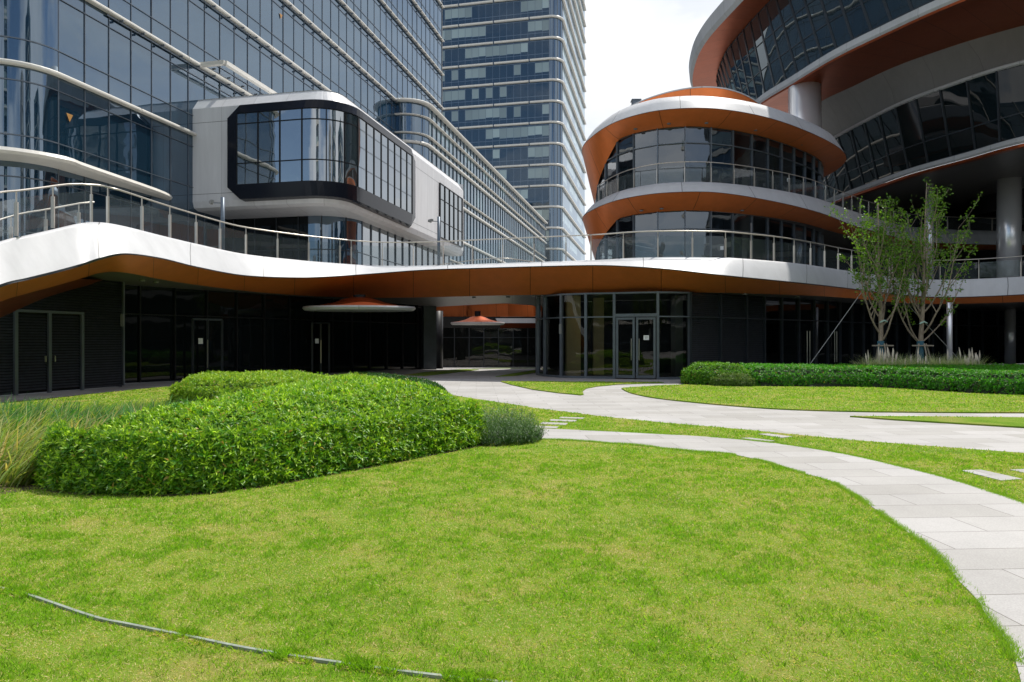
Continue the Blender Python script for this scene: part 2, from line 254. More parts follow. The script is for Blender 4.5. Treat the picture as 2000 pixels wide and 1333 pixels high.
# ------------------------------------------------------------------ object helpers
def tag(o, label=None, cat=None, group=None, kind=None):
    if label: o['label'] = label
    if cat: o['category'] = cat
    if group: o['group'] = group
    if kind: o['kind'] = kind
    return o
def empty(name, loc, label, cat, group=None, rz=0):
    o = bpy.data.objects.new(name, None); C.objects.link(o); o.location = loc; o.rotation_euler.z = rz
    o.empty_display_size = .3
    return tag(o, label, cat, group)
def link(name, me, m, parent=None):
    o = bpy.data.objects.new(name, me); C.objects.link(o)
    if m is not None:
        for mm in (m if isinstance(m, (list, tuple)) else [m]): me.materials.append(mm)
    if parent is not None:
        o.parent = parent                      # meshes are written in world coordinates: undo the parent's own place
        o.matrix_parent_inverse = Matrix.LocRotScale(parent.location, parent.rotation_euler, None).inverted() if parent.parent is None else Matrix.Identity(4)
    return o
class MB:
    def __init__(s): s.v = []; s.f = []; s.uv = []; s.mi = []; s.smooth = False
    def poly(s, pts, uvs=None, mi=0):
        b = len(s.v); s.v += [tuple(p) for p in pts]; s.f.append(tuple(range(b, b + len(pts))))
        s.uv.append(uvs or [(0, 0)] * len(pts)); s.mi.append(mi)
    def grid(s, rows, closed=False, flip=False, us=None, mi=0):
        """rows: polylines of equal length, one above the other; shared vertices"""
        n = len(rows[0]); b = len(s.v)
        for r in rows: s.v += [tuple(p) for p in r]
        if us is None:
            us = [0]
            for i in range(1, n): us.append(us[-1] + (Vector(rows[0][i]) - Vector(rows[0][i - 1])).length)
            if closed: us.append(us[-1] + (Vector(rows[0][0]) - Vector(rows[0][-1])).length)
        acc = 0
        for j in range(len(rows) - 1):
            hgt = (Vector(rows[j + 1][0]) - Vector(rows[j][0])).length
            for i in range(n if closed else n - 1):
                k = (i + 1) % n; a = b + j * n + i; c = b + j * n + k; d = b + (j + 1) * n + k; e = b + (j + 1) * n + i
                q = [a, c, d, e]; uq = [(us[i], acc), (us[i + 1], acc), (us[i + 1], acc + hgt), (us[i], acc + hgt)]
                if flip: q = q[::-1]; uq = uq[::-1]
                s.f.append(tuple(q)); s.uv.append(uq); s.mi.append(mi)
            acc += hgt
    def box(s, c, sz, rz=0, mi=0, rot=None):
        m = (rot if rot is not None else Matrix.Rotation(rz, 3, 'Z')); c = Vector(c); h = Vector(sz) / 2; b = len(s.v)
        for x in (-1, 1):
            for y in (-1, 1):
                for z in (-1, 1): s.v.append(tuple(c + m @ Vector((x * h.x, y * h.y, z * h.z))))
        for q in ((0, 1, 3, 2), (4, 6, 7, 5), (0, 4, 5, 1), (2, 3, 7, 6), (0, 2, 6, 4), (1, 5, 7, 3)):
            s.f.append(tuple(b + i for i in q)); s.uv.append([(0, 0)] * 4); s.mi.append(mi)
    def bar(s, p, q, wd, dp, mi=0, side=None):
        """square bar from p to q; `side` is the horizontal direction of its width"""
        p, q = Vector(p), Vector(q); d = (q - p); ln = d.length
        if ln < 1e-6: return
        d /= ln
        if side is None:
            side = d.cross(Vector((0, 0, 1)))
            if side.length < .01: side = Vector((1, 0, 0))
        side = (Vector(side) - d * d.dot(Vector(side))).normalized(); up = side.cross(d)
        m = Matrix((side, d, up)).transposed(); s.box((p + q) / 2, (wd, ln, dp), rot=m, mi=mi)
    def tube(s, pts, rad, n=8, cap=True, mi=0):
        pts = [Vector(p) for p in pts]; rr = rad if isinstance(rad, (list, tuple)) else [rad] * len(pts); b = len(s.v)
        ref = None
        for i, p in enumerate(pts):
            d = (pts[min(i + 1, len(pts) - 1)] - pts[max(i - 1, 0)]).normalized()
            if ref is None:
                ref = d.orthogonal().normalized()
            ref = (ref - d * d.dot(ref)).normalized(); o = d.cross(ref)
            for k in range(n):
                a = 2 * math.pi * k / n; s.v.append(tuple(p + (ref * math.cos(a) + o * math.sin(a)) * rr[i]))
        for i in range(len(pts) - 1):
            for k in range(n):
                k2 = (k + 1) % n
                s.f.append((b + i * n + k, b + i * n + k2, b + (i + 1) * n + k2, b + (i + 1) * n + k)); s.uv.append([(0, 0)] * 4); s.mi.append(mi)
        if cap:
            s.f.append(tuple(b + k for k in range(n))[::-1]); s.uv.append([(0, 0)] * n); s.mi.append(mi)
            e = b + (len(pts) - 1) * n; s.f.append(tuple(e + k for k in range(n))); s.uv.append([(0, 0)] * n); s.mi.append(mi)
    def flat(s, outer, z, holes=(), down=False, mi=0, zf=None):
        loops = [[Vector((p[0], p[1], 0)) for p in outer]] + [[Vector((p[0], p[1], 0)) for p in h] for h in holes]
        allp = [p for l_ in loops for p in l_]
        for tri in tessellate_polygon(loops):
            a, b_, c = [allp[i] for i in tri]
            up = (b_ - a).cross(c - a).z > 0
            if up == down: b_, c = c, b_
            pts = [(p.x, p.y, (zf(p.x, p.y) if zf else z)) for p in (a, b_, c)]
            s.poly(pts, [(p[0], p[1]) for p in pts], mi)
    def prism(s, outer, z0, z1, mi=0):
        s.flat(outer, z1, mi=mi); s.flat(outer, z0, down=True, mi=mi)
        ar = sum(outer[i][0] * outer[(i + 1) % len(outer)][1] - outer[(i + 1) % len(outer)][0] * outer[i][1] for i in range(len(outer)))
        s.grid([[(p[0], p[1], z0) for p in outer], [(p[0], p[1], z1) for p in outer]], closed=True, flip=ar < 0, mi=mi)
    def build(s, name, m, parent=None, smooth=False, kind=None):
        me = bpy.data.meshes.new(name); me.from_pydata(s.v, [], s.f); ul = me.uv_layers.new(name='UVMap')
        fl = [c for f in s.uv for q in f for c in q]; ul.data.foreach_set('uv', fl)
        me.polygons.foreach_set('material_index', s.mi)
        if smooth: me.polygons.foreach_set('use_smooth', [True] * len(me.polygons))
        me.update(); o = link(name, me, m, parent)
        if kind: o['kind'] = kind
        return o
def np_mesh(name, V, Fc, m, parent=None, col=None, smooth=False):
    me = bpy.data.meshes.new(name); V = np.asarray(V, np.float32); Fc = np.asarray(Fc, np.int32); k = Fc.shape[1]
    me.vertices.add(len(V)); me.vertices.foreach_set('co', V.ravel())
    me.loops.add(Fc.size); me.loops.foreach_set('vertex_index', Fc.ravel())
    me.polygons.add(len(Fc)); me.polygons.foreach_set('loop_start', np.arange(0, Fc.size, k, dtype=np.int32)); me.polygons.foreach_set('loop_total', np.full(len(Fc), k, np.int32))
    if smooth: me.polygons.foreach_set('use_smooth', np.ones(len(Fc), bool))
    me.update(calc_edges=True)
    if col is not None:
        a = me.color_attributes.new('Col', 'FLOAT_COLOR', 'POINT'); c4 = np.ones((len(V), 4), np.float32); c4[:, :3] = col; a.data.foreach_set('color', c4.ravel())
    return link(name, me, m, parent)
def cr_curve(pts, n, closed=False):
    """centripetal-ish Catmull-Rom through pts, n samples per span"""
    P_ = [Vector(p) for p in pts]; out = []; m = len(P_)
    for i in range(m if closed else m - 1):
        p1, p2 = P_[i], P_[(i + 1) % m]
        p0 = P_[i - 1] if (i > 0 or closed) else p1 * 2 - p2
        p3 = P_[(i + 2) % m] if (i + 2 < m or closed) else p2 * 2 - p1
        for k in range(n):
            t = k / n
            out.append(.5 * ((2 * p1) + (p2 - p0) * t + (2 * p0 - 5 * p1 + 4 * p2 - p3) * t * t + (3 * p1 - p0 - 3 * p2 + p3) * t ** 3))
    if not closed: out.append(P_[-1].copy())
    return out
def walk(line, step, start=0.0, end=None):
    """points every `step` along a polyline -> (point, tangent, s)"""
    line = [Vector(p) for p in line]; cum = [0]
    for a, b in zip(line, line[1:]): cum.append(cum[-1] + (b - a).length)
    T = cum[-1] if end is None else end; out = []; s = start; i = 0
    while s <= T + 1e-6:
        while i < len(line) - 2 and cum[i + 1] < s: i += 1
        f = (s - cum[i]) / max(1e-9, cum[i + 1] - cum[i]); out.append((line[i].lerp(line[i + 1], min(1, f)), (line[i + 1] - line[i]).normalized(), s)); s += step
    return out
def offset(line, d, closed=False):
    """shift a plan polyline sideways by d (to its right when walking along it)"""
    out = []; n = len(line)
    for i in range(n):
        a = Vector(line[(i - 1) % n] if (i > 0 or closed) else line[i]); b = Vector(line[(i + 1) % n] if (i < n - 1 or closed) else line[i])
        t = (b - a); t.z = 0; t.normalize(); out.append(Vector(line[i]) + Vector((t.y, -t.x, 0)) * d)
    return out
def at_z(line, z): return [Vector((p[0], p[1], z)) for p in line]

def glazing(parent, line, z0, z1, step, glass, frame, transoms=(), fw=.05, fd=.10, name='window_pane', tilt=.0015, limit=100, out=1, start=0, skip=None, framename='mullions', curved=False):
    """curtain wall: every pane its own object (the nearest `limit`), mullions and transoms one frame part"""
    pts = walk([Vector((p[0], p[1], 0)) for p in line], step, start)
    fr = MB(); panes = []
    for i, (p, t, s_) in enumerate(pts):
        n = Vector((t.y, -t.x, 0)) * out
        fr.box((p.x + n.x * .01, p.y + n.y * .01, (z0 + z1) / 2), (fw, fd, z1 - z0), rz=math.atan2(t.y, t.x))
    for (p, t, s_), (q, t2, s2) in zip(pts, pts[1:]):
        if skip and skip(s_): continue
        n = Vector((t.y, -t.x, 0)) * out
        e1, e2 = random.gauss(0, tilt) * (z1 - z0), random.gauss(0, tilt) * step
        if curved: e2 = 0
        d = -n * .02
        panes.append(((p + q).length / 2, [(p.x + d.x, p.y + d.y, z0), (q.x + d.x + n.x * e2, q.y + d.y + n.y * e2, z0), (q.x + d.x + n.x * (e2 + e1), q.y + d.y + n.y * (e2 + e1), z1), (p.x + d.x + n.x * e1, p.y + d.y + n.y * e1, z1)], s_))
        for z in transoms: fr.bar((p.x + n.x * .015, p.y + n.y * .015, z), (q.x + n.x * .015, q.y + n.y * .015, z), fd * .8, fw * .8)
    panes.sort(key=lambda a: a[0]); rest = MB()
    for k, (dd, q, s_) in enumerate(panes):
        L_ = (Vector(q[1]) - Vector(q[0])).length; uv = [(s_, z0), (s_ + L_, z0), (s_ + L_, z1), (s_, z1)]
        if out < 0: q = q[::-1]; uv = uv[::-1]
        if k < limit:
            m_ = MB(); m_.poly(q, uv); m_.build(name, glass, parent)
        else: rest.poly(q, uv)
    if rest.f: rest.build(name, glass, parent, kind='stuff')
    fr.build(framename, frame, parent)

# ================================================================== GROUND, PAVING, LAWNS
def gpts(l): return [G(*p) for p in l]
mb = MB()
xs = [-900, -200, -60, -30, -15, 0, 15, 30, 60, 200, 900]; ys = [-900, -200, -60, -10, 10, 38, 42, 46, 50, 54, 56.5, 70, 120, 300, 1500]
for j in range(len(ys) - 1):
    mb.grid([[(x, ys[j], GZ(ys[j]) - .06) for x in xs], [(x, ys[j + 1], GZ(ys[j + 1]) - .06) for x in xs]])
tag(mb.build('ground', M['concrete']), kind='structure')
mb = MB()
xs = [-60, -30, -15, -8, 0, 8, 15, 30, 60]; ys = [-20, 0, 10, 20, 30, 38, 42, 46, 50, 54, 56, 66]
for j in range(len(ys) - 1):
    mb.grid([[(x, ys[j], GZ(ys[j])) for x in xs], [(x, ys[j + 1], GZ(ys[j + 1])) for x in xs]])
tag(mb.build('plaza_paving', M['pavers']), kind='structure')

lawnA = gpts([(-120, 803), (0, 790), (315, 758)]) + [(-9.5, 25.2), (-6.5, 30.2)] + gpts([(690, 736), (760, 741), (840, 755), (884, 774), (940, 783), (992, 791), (1032, 798), (1100, 807), (1200, 819), (1300, 829), (1450, 842), (1550, 852), (1650, 862), (1800, 874), (2000, 889), (2300, 915)]) + [(14, 7), (14, -7), (-26, -7), (-26, 15.5)]
path2_near = [(930, 861), (1040, 861), (1150, 867), (1250, 875), (1350, 886), (1425, 892), (1490, 906), (1550, 925), (1620, 945), (1665, 972), (1707, 1000), (1732, 1020), (1774, 1048), (1832, 1095), (1865, 1137), (1907, 1181), (1933, 1225), (1968, 1269), (1991, 1333), (2010, 1440), (2030, 1700), (2040, 2200)]
path2_far = [(930, 845), (1040, 841), (1150, 845), (1250, 850), (1400, 859), (1525, 872), (1650, 892), (1750, 915), (1850, 940), (1925, 964), (2000, 990), (2120, 1045), (2350, 1150), (2700, 1400)]
path2 = [tuple(p[:2]) for p in cr_curve([(*p, 0) for p in gpts(path2_near)], 3)] + [tuple(p[:2]) for p in cr_curve([(*p, 0) for p in gpts(path2_far)], 3)][::-1]
def spl(l, n=3): return [tuple(p[:2]) for p in cr_curve([(*p, 0) for p in gpts(l)], n, True)]
lawnB = spl([(1217, 762), (1222, 759), (1300, 754), (1345, 752.5), (1400, 745), (1700, 739), (2000, 737), (2400, 740), (2700, 765), (2400, 806), (2000, 808), (1700, 806), (1550, 802), (1450, 796), (1350, 787), (1280, 779), (1235, 770)])
lawnC = gpts([(1660, 815.3), (1800, 816), (2000, 818), (2300, 820), (2700, 822), (2700, 885), (2300, 858), (2000, 837), (1850, 828), (1750, 822)])
lawnD = gpts([(978, 746.5), (1040, 746.5), (1200, 747.6), (1297, 748.4), (1250, 750.5), (1208, 752), (1166, 756), (1145, 760), (1137, 766), (1140, 772), (1134, 773), (1092, 769), (1040, 762), (1000, 753)])
lawnE = gpts([(968, 736.5), (1005, 730), (1051, 723), (1051, 728), (1005, 735)])
lawnF = gpts([(789, 733.5), (830, 728), (880, 723.5), (911, 721), (935, 723), (884, 729), (830, 735)])
lawnG = [(-2.6, 44.5), (-1.2, 49.5), (.6, 52), (2.4, 52.5), (2.4, 49.5), (-.6, 47)]
LAWN_Z = .03
def dens(poly, m_=.25):
    out = []
    for a, b in zip(poly, poly[1:] + poly[:1]):
        n = max(1, int(math.hypot(b[0] - a[0], b[1] - a[1]) / m_)); out += [(a[0] + (b[0] - a[0]) * k / n, a[1] + (b[1] - a[1]) * k / n) for k in range(n)]
    return out
def lawn(poly, nm='lawn'):
    mb = MB(); mb.flat(poly, LAWN_Z, zf=lambda x, y: LAWN_Z + GZ(y))
    mb.grid([[(p[0], p[1], GZ(p[1]) - .02) for p in poly], [(p[0], p[1], LAWN_Z + GZ(p[1])) for p in poly]], closed=True, flip=False)
    tag(mb.build(nm, M['turf']), kind='structure')
for q in (lawnA, lawnB, lawnC, lawnD, lawnE, lawnF, lawnG): lawn(q)
mb = MB(); mb.flat(path2, .036); mb.grid([[(p[0], p[1], .02) for p in path2], [(p[0], p[1], .036) for p in path2]], closed=True)
tag(mb.build('curved_path', M['pavers']), kind='structure')
# stepping stones
stones = [([(1095, 818), (1142, 819.5), (1138, 822), (1092, 820.6)], 'pale stepping stone farthest from the curved path, behind the feathery bush'),
          ([(1077, 822.7), (1127, 824.5), (1122, 827.6), (1072, 825.6)], 'pale stepping stone second from the main walk, right of the feathery bush'),
          ([(1060, 828.5), (1110, 830.5), (1104, 834.2), (1054, 832)], 'pale stepping stone third from the main walk, right of the feathery bush'),
          ([(1042, 835.6), (1092, 837.6), (1086, 840.6), (1036, 839)], 'pale stepping stone touching the curved path beside the feathery bush'),
          ([(1480, 852), (1500, 851.3), (1549, 857.5), (1526, 859.8)], 'pale stepping stone nearer the main walk in the middle of the grass strip'),
          ([(1445, 860.3), (1464, 859.5), (1514, 866), (1496, 867.6)], 'pale stepping stone against the curved path in the middle of the grass strip'),
          ([(1877, 925), (1916, 923.5), (1997, 942), (1956, 945.4)], 'large grey stepping stone lying whole in the grass at the right edge'),
          ([(1972, 923.5), (2012, 921.5), (2096, 938), (2052, 941)], 'large grey stepping stone cut off by the right edge of the photo')]
stone_polys = []
for q, lb in stones:
    g = gpts(q); stone_polys.append(g); mb = MB(); mb.prism(g, .0, .038)
    tag(mb.build('stepping_stone', M['pavers']), lb, 'stepping stone', 'stepping stones set in the grass strip')
# half-buried edging strip
ed = cr_curve([(*p, 0) for p in gpts([(-60, 1150), (36, 1169), (180, 1218), (252, 1234), (378, 1260), (477, 1281), (630, 1306), (832, 1334), (1000, 1352)])], 6)
mb = MB(); hw = .009
mb.grid([[(p.x, p.y, .0) for p in offset(ed, hw)], [(p.x, p.y, .045) for p in offset(ed, hw)], [(p.x, p.y, .045) for p in offset(ed, -hw)], [(p.x, p.y, .0) for p in offset(ed, -hw)]])
tag(mb.build('edging_strip', M['kerb']), 'thin grey metal edging strip half buried in the front lawn, bottom left', 'edging')

# ================================================================== LEFT GLASS OFFICE BLOCK
D1 = Vector((.2160, .9764, 0)); N1 = Vector((.9764, -.2160, 0))       # facade direction and its outward normal
def onfac(X0, Y): return Vector((X0 + .2212 * Y, Y, 0))
FH = 4.5; LEDG = [10, 14.5, 19, 23.5, 28, 32.5, 37, 41.5, 46, 50.5, 55]
bA = empty('office_building', (-25, 40, 5), 'tall blue glass office block at the left with cream floor ledges and rounded corner', 'building')
Pc = onfac(-29.4, 33.2); rc = 2.2; cen = Pc - N1 * rc
arc = [cen + Vector((math.cos(a), math.sin(a), 0)) * rc for a in [math.atan2(N1.y, N1.x) - k * (math.pi / 2) / 10 for k in range(11)]]
front = arc[-1]; left_end = front - N1 * 34
faceR = [Pc, onfac(-29.4, 91)]
# main face panes (vision lights), one storey each
pr = []
panes = []
frm = MB()
zs = [5.0] + LEDG
for (p, t, s_) in walk(faceR, 1.55):
    frm.box((p.x + N1.x * .0, p.y + N1.y * .0, 30), (.035, .05, 50), rz=math.atan2(t.y, t.x))
cols = walk(faceR, 1.55)
for (p, t, s_), (q, _, _) in zip(cols, cols[1:]):
    for a, b in zip(zs, zs[1:]):
        mid = (p + q) / 2; vis = (a - 1.6) / mid.y < .5; e = random.gauss(0, .004); e2 = random.gauss(0, .004)
        o = -N1 * .02
        panes.append((mid.y if vis and a >= 9 else 999 + mid.y, [tuple(p + o + Vector((0, 0, a))), tuple(q + o + N1 * e + Vector((0, 0, a))), tuple(q + o + N1 * (e + e2) + Vector((0, 0, b))), tuple(p + o + N1 * e2 + Vector((0, 0, b)))]))
for a, b in zip(zs, zs[1:]):
    for z in ((b - .75), (a + 1.2)):
        frm.bar(cols[0][0] + N1 * .02 + Vector((0, 0, z)), cols[-1][0] + N1 * .02 + Vector((0, 0, z)), .035, .035)
panes.sort(key=lambda a: a[0]); rest = MB()
for k, (d, q) in enumerate(panes):
    if k < 98: m_ = MB(); m_.poly(q); m_.build('window_pane', M['glassA'], bA)
    else: rest.poly(q)
rest.build('window_pane', M['glassA'], bA, kind='stuff')
frm.build('mullions', M['greyframe'], bA)
# rounded glass corner and the short front face
mb = MB(); mb.grid([at_z(arc, 5), at_z(arc, 55)], flip=True); mb.build('corner_glass', M['glassA'], bA, smooth=True)
mb = MB(); mb.grid([at_z([front, left_end], 5), at_z([front, left_end], 55)], flip=True); mb.build('front_glass', M['glassA'], bA)
mb = MB()
for z in [v for a in LEDG for v in (a - .75, a - 3.3)]:
    mb.grid([at_z(offset(arc, -.03), z - .03), at_z(offset(arc, -.03), z + .03)], flip=True)
    mb.bar(front + Vector((0, -.03, z)), left_end + Vector((0, -.03, z)), .06, .05)
for p, t, s_ in walk([arc[0], arc[3], arc[6], arc[10]], 1.45): mb.tube([p + Vector((0, 0, 5)), p + Vector((0, 0, 55))], .03, 5)
for p, t, s_ in walk([front, left_end], 1.55, .5): mb.box((p.x, p.y, 30), (.05, .09, 50), rz=math.atan2(t.y, t.x))
mb.build('corner_frame', M['greyframe'], bA)
# ledges
def ledge(line, z, parent, prof=.42, hgt=.30, seg=None, name='ledge', m='ledge', side=-1, gap=.07):
    mb = MB(); tot = sum((Vector(b) - Vector(a)).length for a, b in zip(line, line[1:])); s = 0; seg = seg or tot
    while s < tot - .05:
        e = min(tot, s + seg); pts = [p for p, _, _ in walk(line, max(.15, (e - s - gap) / max(1, int((e - s) / .35))) if len(line) > 2 else (e - s - gap), s, e - gap * .9)]
        if len(pts) >= 2:
            rows = [[Vector((q.x, q.y, z + dz)) for q in offset(pts, -side * dn)] for dn, dz in ((.02, -hgt / 2), (prof * .8, -hgt / 2), (prof, -hgt * .25), (prof, hgt * .2), (prof * .85, hgt / 2), (.02, hgt / 2 + .02))]
            mb.grid(rows, flip=(side > 0))
            for pi, fl in ((0, True), (-1, False)):
                cap = [r[pi] for r in rows]; mb.poly(cap if fl else cap[::-1])
        s += seg
    return mb.build(name, M[m], parent)
wrapline = [arc[0]] + arc[1:]
for i, z in enumerate(LEDG[1:], 1):
    y1 = 43.4 if z == 14.5 else 91
    full = [left_end] + arc[::-1] + [onfac(-29.4, y1)]
    ledge(full, z, bA, .30, .18, seg=9.3 if i > 1 else 14.2, side=-1)
# brackets under ledges read as a dark dotted line from below
for z in LEDG[2:9]:
    mb = MB()
    for p, t, s_ in walk([onfac(-29.4, 36), onfac(-29.4, 90)], 1.55, .75):
        mb.box(p + N1 * .3 + Vector((0, 0, z - .22)), (.26, .06, .10), rz=math.atan2(N1.y, N1.x))
    mb.bar(onfac(-29.4, 36) + N1 * .08 + Vector((0, 0, z - .2)), onfac(-29.4, 90) + N1 * .08 + Vector((0, 0, z - .2)), .06, .08)
    mb.build('bracket_rail', M['greyframe'], bA)
# blade canopy wrapping the corner
full = [front - N1 * 9, front - N1 * 3] + arc[::-1] + [onfac(-29.4, 36), onfac(-29.4, 39), onfac(-29.4, 40.6)]
cl = cr_curve(full, 2); n = len(cl)
prof = [(.15 + 1.25 * min(1, 4.0 * (1 - i / (n - 1))) ** .8) for i in range(n)]
def offv(line, ds):
    o = []; k = len(line)
    for i in range(k):
        t = Vector(line[min(k - 1, i + 1)]) - Vector(line[max(0, i - 1)]); t.z = 0; t.normalize(); o.append(Vector(line[i]) + Vector((t.y, -t.x, 0)) * ds[i])
    return o
zc = 10.0
rows = [at_z(cl, zc - .05), at_z(offv(cl, prof), zc - .02), at_z(offv(cl, [p + .12 for p in prof]), zc + .1), at_z(offv(cl, [p + .02 for p in prof]), zc + .27), at_z(cl, zc + .36)]
mb = MB(); mb.grid(rows); mb.poly([r[-1] for r in rows][::-1]); mb.build('entrance_canopy', M['ledge'], bA)
# small glass canopy above the white box
mb = MB(); a = onfac(-29.4, 43.2); b = onfac(-29.4, 49)
for p, q in ((a, a + N1 * 1.9), (a + N1 * 1.9, b + N1 * 1.9), (b + N1 * 1.9, b)): mb.bar(p + Vector((0, 0, 19.05)), q + Vector((0, 0, 19.05)), .28, .24)
cn = mb.build('glass_canopy', M['ledge'], bA)
mb = MB(); mb.poly([a + Vector((0, 0, 19.0)), a + N1 * 1.85 + Vector((0, 0, 19.0)), b + N1 * 1.85 + Vector((0, 0, 19.0)), b + Vector((0, 0, 19.0))]); mb.build('canopy_glass', M['railglass'], cn)
# fire-access stickers on two panes
for Yp, z in ((33.8, 12.7), (44.1, 25.2), (52.5, 26.6)):
    p = onfac(-29.4, Yp) + N1 * .03 + Vector((0, 0, z)); mb = MB()
    mb.poly([p - D1 * .2 + Vector((0, 0, .14)), p + Vector((0, 0, -.26)), p + D1 * .2 + Vector((0, 0, .14))]); mb.build('triangle_sticker', M['yellow'], bA)
# opaque core behind the glass
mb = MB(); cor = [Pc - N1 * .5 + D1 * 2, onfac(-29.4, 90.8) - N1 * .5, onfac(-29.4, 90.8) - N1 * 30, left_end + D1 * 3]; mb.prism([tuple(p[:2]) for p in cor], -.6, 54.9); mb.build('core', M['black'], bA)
mb = MB(); e = onfac(-29.4, 91); mb.grid([[tuple(e)[:2] + (5,), tuple(e - N1 * 20)[:2] + (5,)], [tuple(e)[:2] + (55,), tuple(e - N1 * 20)[:2] + (55,)]]); mb.build('end_wall', M['ledge'], bA)

# ================================================================== WHITE BOX WING
bW = empty('building_wing', (-12, 48, 9.8), 'pale grey panelled box wing with black framed wraparound window jutting from the glass block', 'building')
Wc = onfac(-19.3, 40.6); FD = Vector((.9764, -.2160, 0))
r = 1.9; c0 = Wc - FD * r + D1 * r * .98
def rbox(inset=0, rr=1.9, y_end=66, xs=8.15):
    """plan of box: along the front face, round the corner, along the right face"""
    cc = c0; pts = [cc - D1 * (rr) - FD * xs]
    pts = [p + D1 * 0 for p in pts]
    for k in range(9):
        a = -math.pi / 2 + k * math.pi / 16; pts.append(cc + FD * math.cos(a) * (rr - inset) + D1 * math.sin(a) * (rr - inset))
    end = onfac(-19.3, y_end) - FD * inset
    pts[0] = cc - D1 * (rr - inset) - FD * xs
    return pts + [end]
def sub(line, seg=.6):
    o = []
    for a, b in zip(line, line[1:]):
        k = max(1, int((b - a).length / seg)); o += [a.lerp(b, i / k) for i in range(k)]
    return o + [line[-1]]
w0 = rbox(); w1 = rbox(.35); wi = rbox(.22)
ZB, ZT = 9.8, 16.85
mb = MB(); rows = [at_z(rbox(.5), ZB), at_z(rbox(.12), ZB + .12), at_z(rbox(0), ZB + .5), at_z(rbox(0), ZT - .75), at_z(rbox(.55), ZT)]
mb.grid(rows, us=None); mb.build('wall_cladding', M['whitebox'], bW, smooth=False)
inner = [p for p in rbox(.5)] + [onfac(-29.4, 66), onfac(-29.4, 44)]
mb = MB(); mb.flat([tuple(p[:2]) for p in inner], ZT - .003); mb.build('roof', M['whitebox'], bW)
mb = MB(); mb.flat([tuple(p[:2]) for p in inner], ZB + .003, down=True); mb.build('soffit', M['whitebox'], bW)
mb = MB(); e0, e1 = rbox(0)[-1], onfac(-29.4, 66); mb.grid([[tuple(e0)[:2] + (ZB,), tuple(e1)[:2] + (ZB,)], [tuple(e0)[:2] + (ZT - .1,), tuple(e1)[:2] + (ZT - .1,)]]); mb.build('end_wall', M['whitebox'], bW)
# horizontal joints
mb = MB()
for z in (15.2, 10.75): mb.grid([at_z(rbox(-.004), z - .012), at_z(rbox(-.004), z + .012)])
mb.build('panel_joint', M['darkframe'], bW)
# black framed window: path from front face round the corner
def wpath(a, b, inset):
    line = sub(rbox(inset)[0:], .35); cum = [0]
    for p, q in zip(line, line[1:]): cum.append(cum[-1] + (q - p).length)
    return [p for p, t, s in walk(line, (b - a) / 46, a, b)]
LT = sum((b - a).length for a, b in zip(rbox(), rbox()[1:]))
ws, we = 3.35, 2.75 + 5.4 + 3.2 + 9.9
ob = offset_out = .75
def fr_ring(d, s0, s1, zt, zb): return at_z(wpath(s0, s1, -d), zb), at_z(wpath(s0, s1, -d), zt)
b0, t0 = fr_ring(.0, ws + .5, we - .5, 15.95, 10.15)
b1, t1 = fr_ring(.55, ws + .5, we - .5, 15.9, 10.2)
b2, t2 = fr_ring(.62, ws + .3, we - .3, 15.4, 11.05)
mb = MB(); mb.grid([t2, t1, t0]); mb.build('window_head', M['blackgloss'], bW)
mb = MB(); mb.grid([b0, b1, b2]); mb.build('window_sill', M['blackgloss'], bW)
def chamfer(sgn):
    # octagonal end cheek
    i = 0 if sgn < 0 else -1
    def at(s, d, z): 
        p = walk(sub(rbox(-d), .35), 1, max(0, s), max(0, s))[0][0]; return Vector((p.x, p.y, z))
    s_in = (ws + .3) if sgn < 0 else (we - .3); s_out = (ws - .35) if sgn < 0 else (we + .35)
    s_mid = ws if sgn < 0 else we
    ringo = [at(s_mid + .5 * -sgn * 1.0, 0.0, 10.15), at(s_out, 0, 10.9), at(s_out, 0, 15.2), at(s_mid + .5 * -sgn, 0, 15.95)]
    ringm = [at(s_mid + .5 * -sgn, .55, 10.2), at(s_out, .55, 10.95), at(s_out, .55, 15.15), at(s_mid + .5 * -sgn, .55, 15.9)]
    ringi = [at(s_in, .62, 11.05), at(s_in, .62, 11.2), at(s_in, .62, 15.25), at(s_in, .62, 15.4)]
    m_ = MB(); m_.grid([ringo, ringm, ringi], flip=sgn < 0); m_.build('window_jamb', M['blackgloss'], bW)
chamfer(-1); chamfer(1)
gl = wpath(ws + .3, we - .3, -.56)
gl_len = sum((b - a).length for a, b in zip(gl, gl[1:]))
cutsF = [0, 1.45, 2.9, 4.35, 5.8, 6.9, 8.0]; rest_ = gl_len - 8.0; cutsF += [8.0 + rest_ * k / 8 for k in range(1, 9)]
frm = MB()
for k, (a, b) in enumerate(zip(cutsF, cutsF[1:])):
    pl = [walk(gl, 1e9, min(a + (b - a) * q / 5, gl_len - 1e-3))[0][0] for q in range(6)]
    if len(pl) < 2: continue
    m_ = MB(); m_.grid([at_z(pl, 11.05), at_z(pl, 15.41)]); m_.build('window_pane', M['glassB'], bW, smooth=True)
    for z in ((11.06, 12.35, 14.75, 15.39) if k < 6 else (11.06, 12.35, 13.6, 14.7, 15.39)):
        pp = offset(pl, .03); th = .03 if z in (11.06, 15.39) or k < 6 else .012
        frm.grid([at_z(pp, z - th), at_z(pp, z + th)])
for c in cutsF:
    p, t, s = walk(gl, 1, min(c, gl_len - 1e-3), min(c, gl_len - 1e-3))[0]; frm.box((p.x, p.y, 13.22), (.065, .10, 4.4), rz=math.atan2(t.y, t.x))
frm.build('window_frame', M['black'], bW)
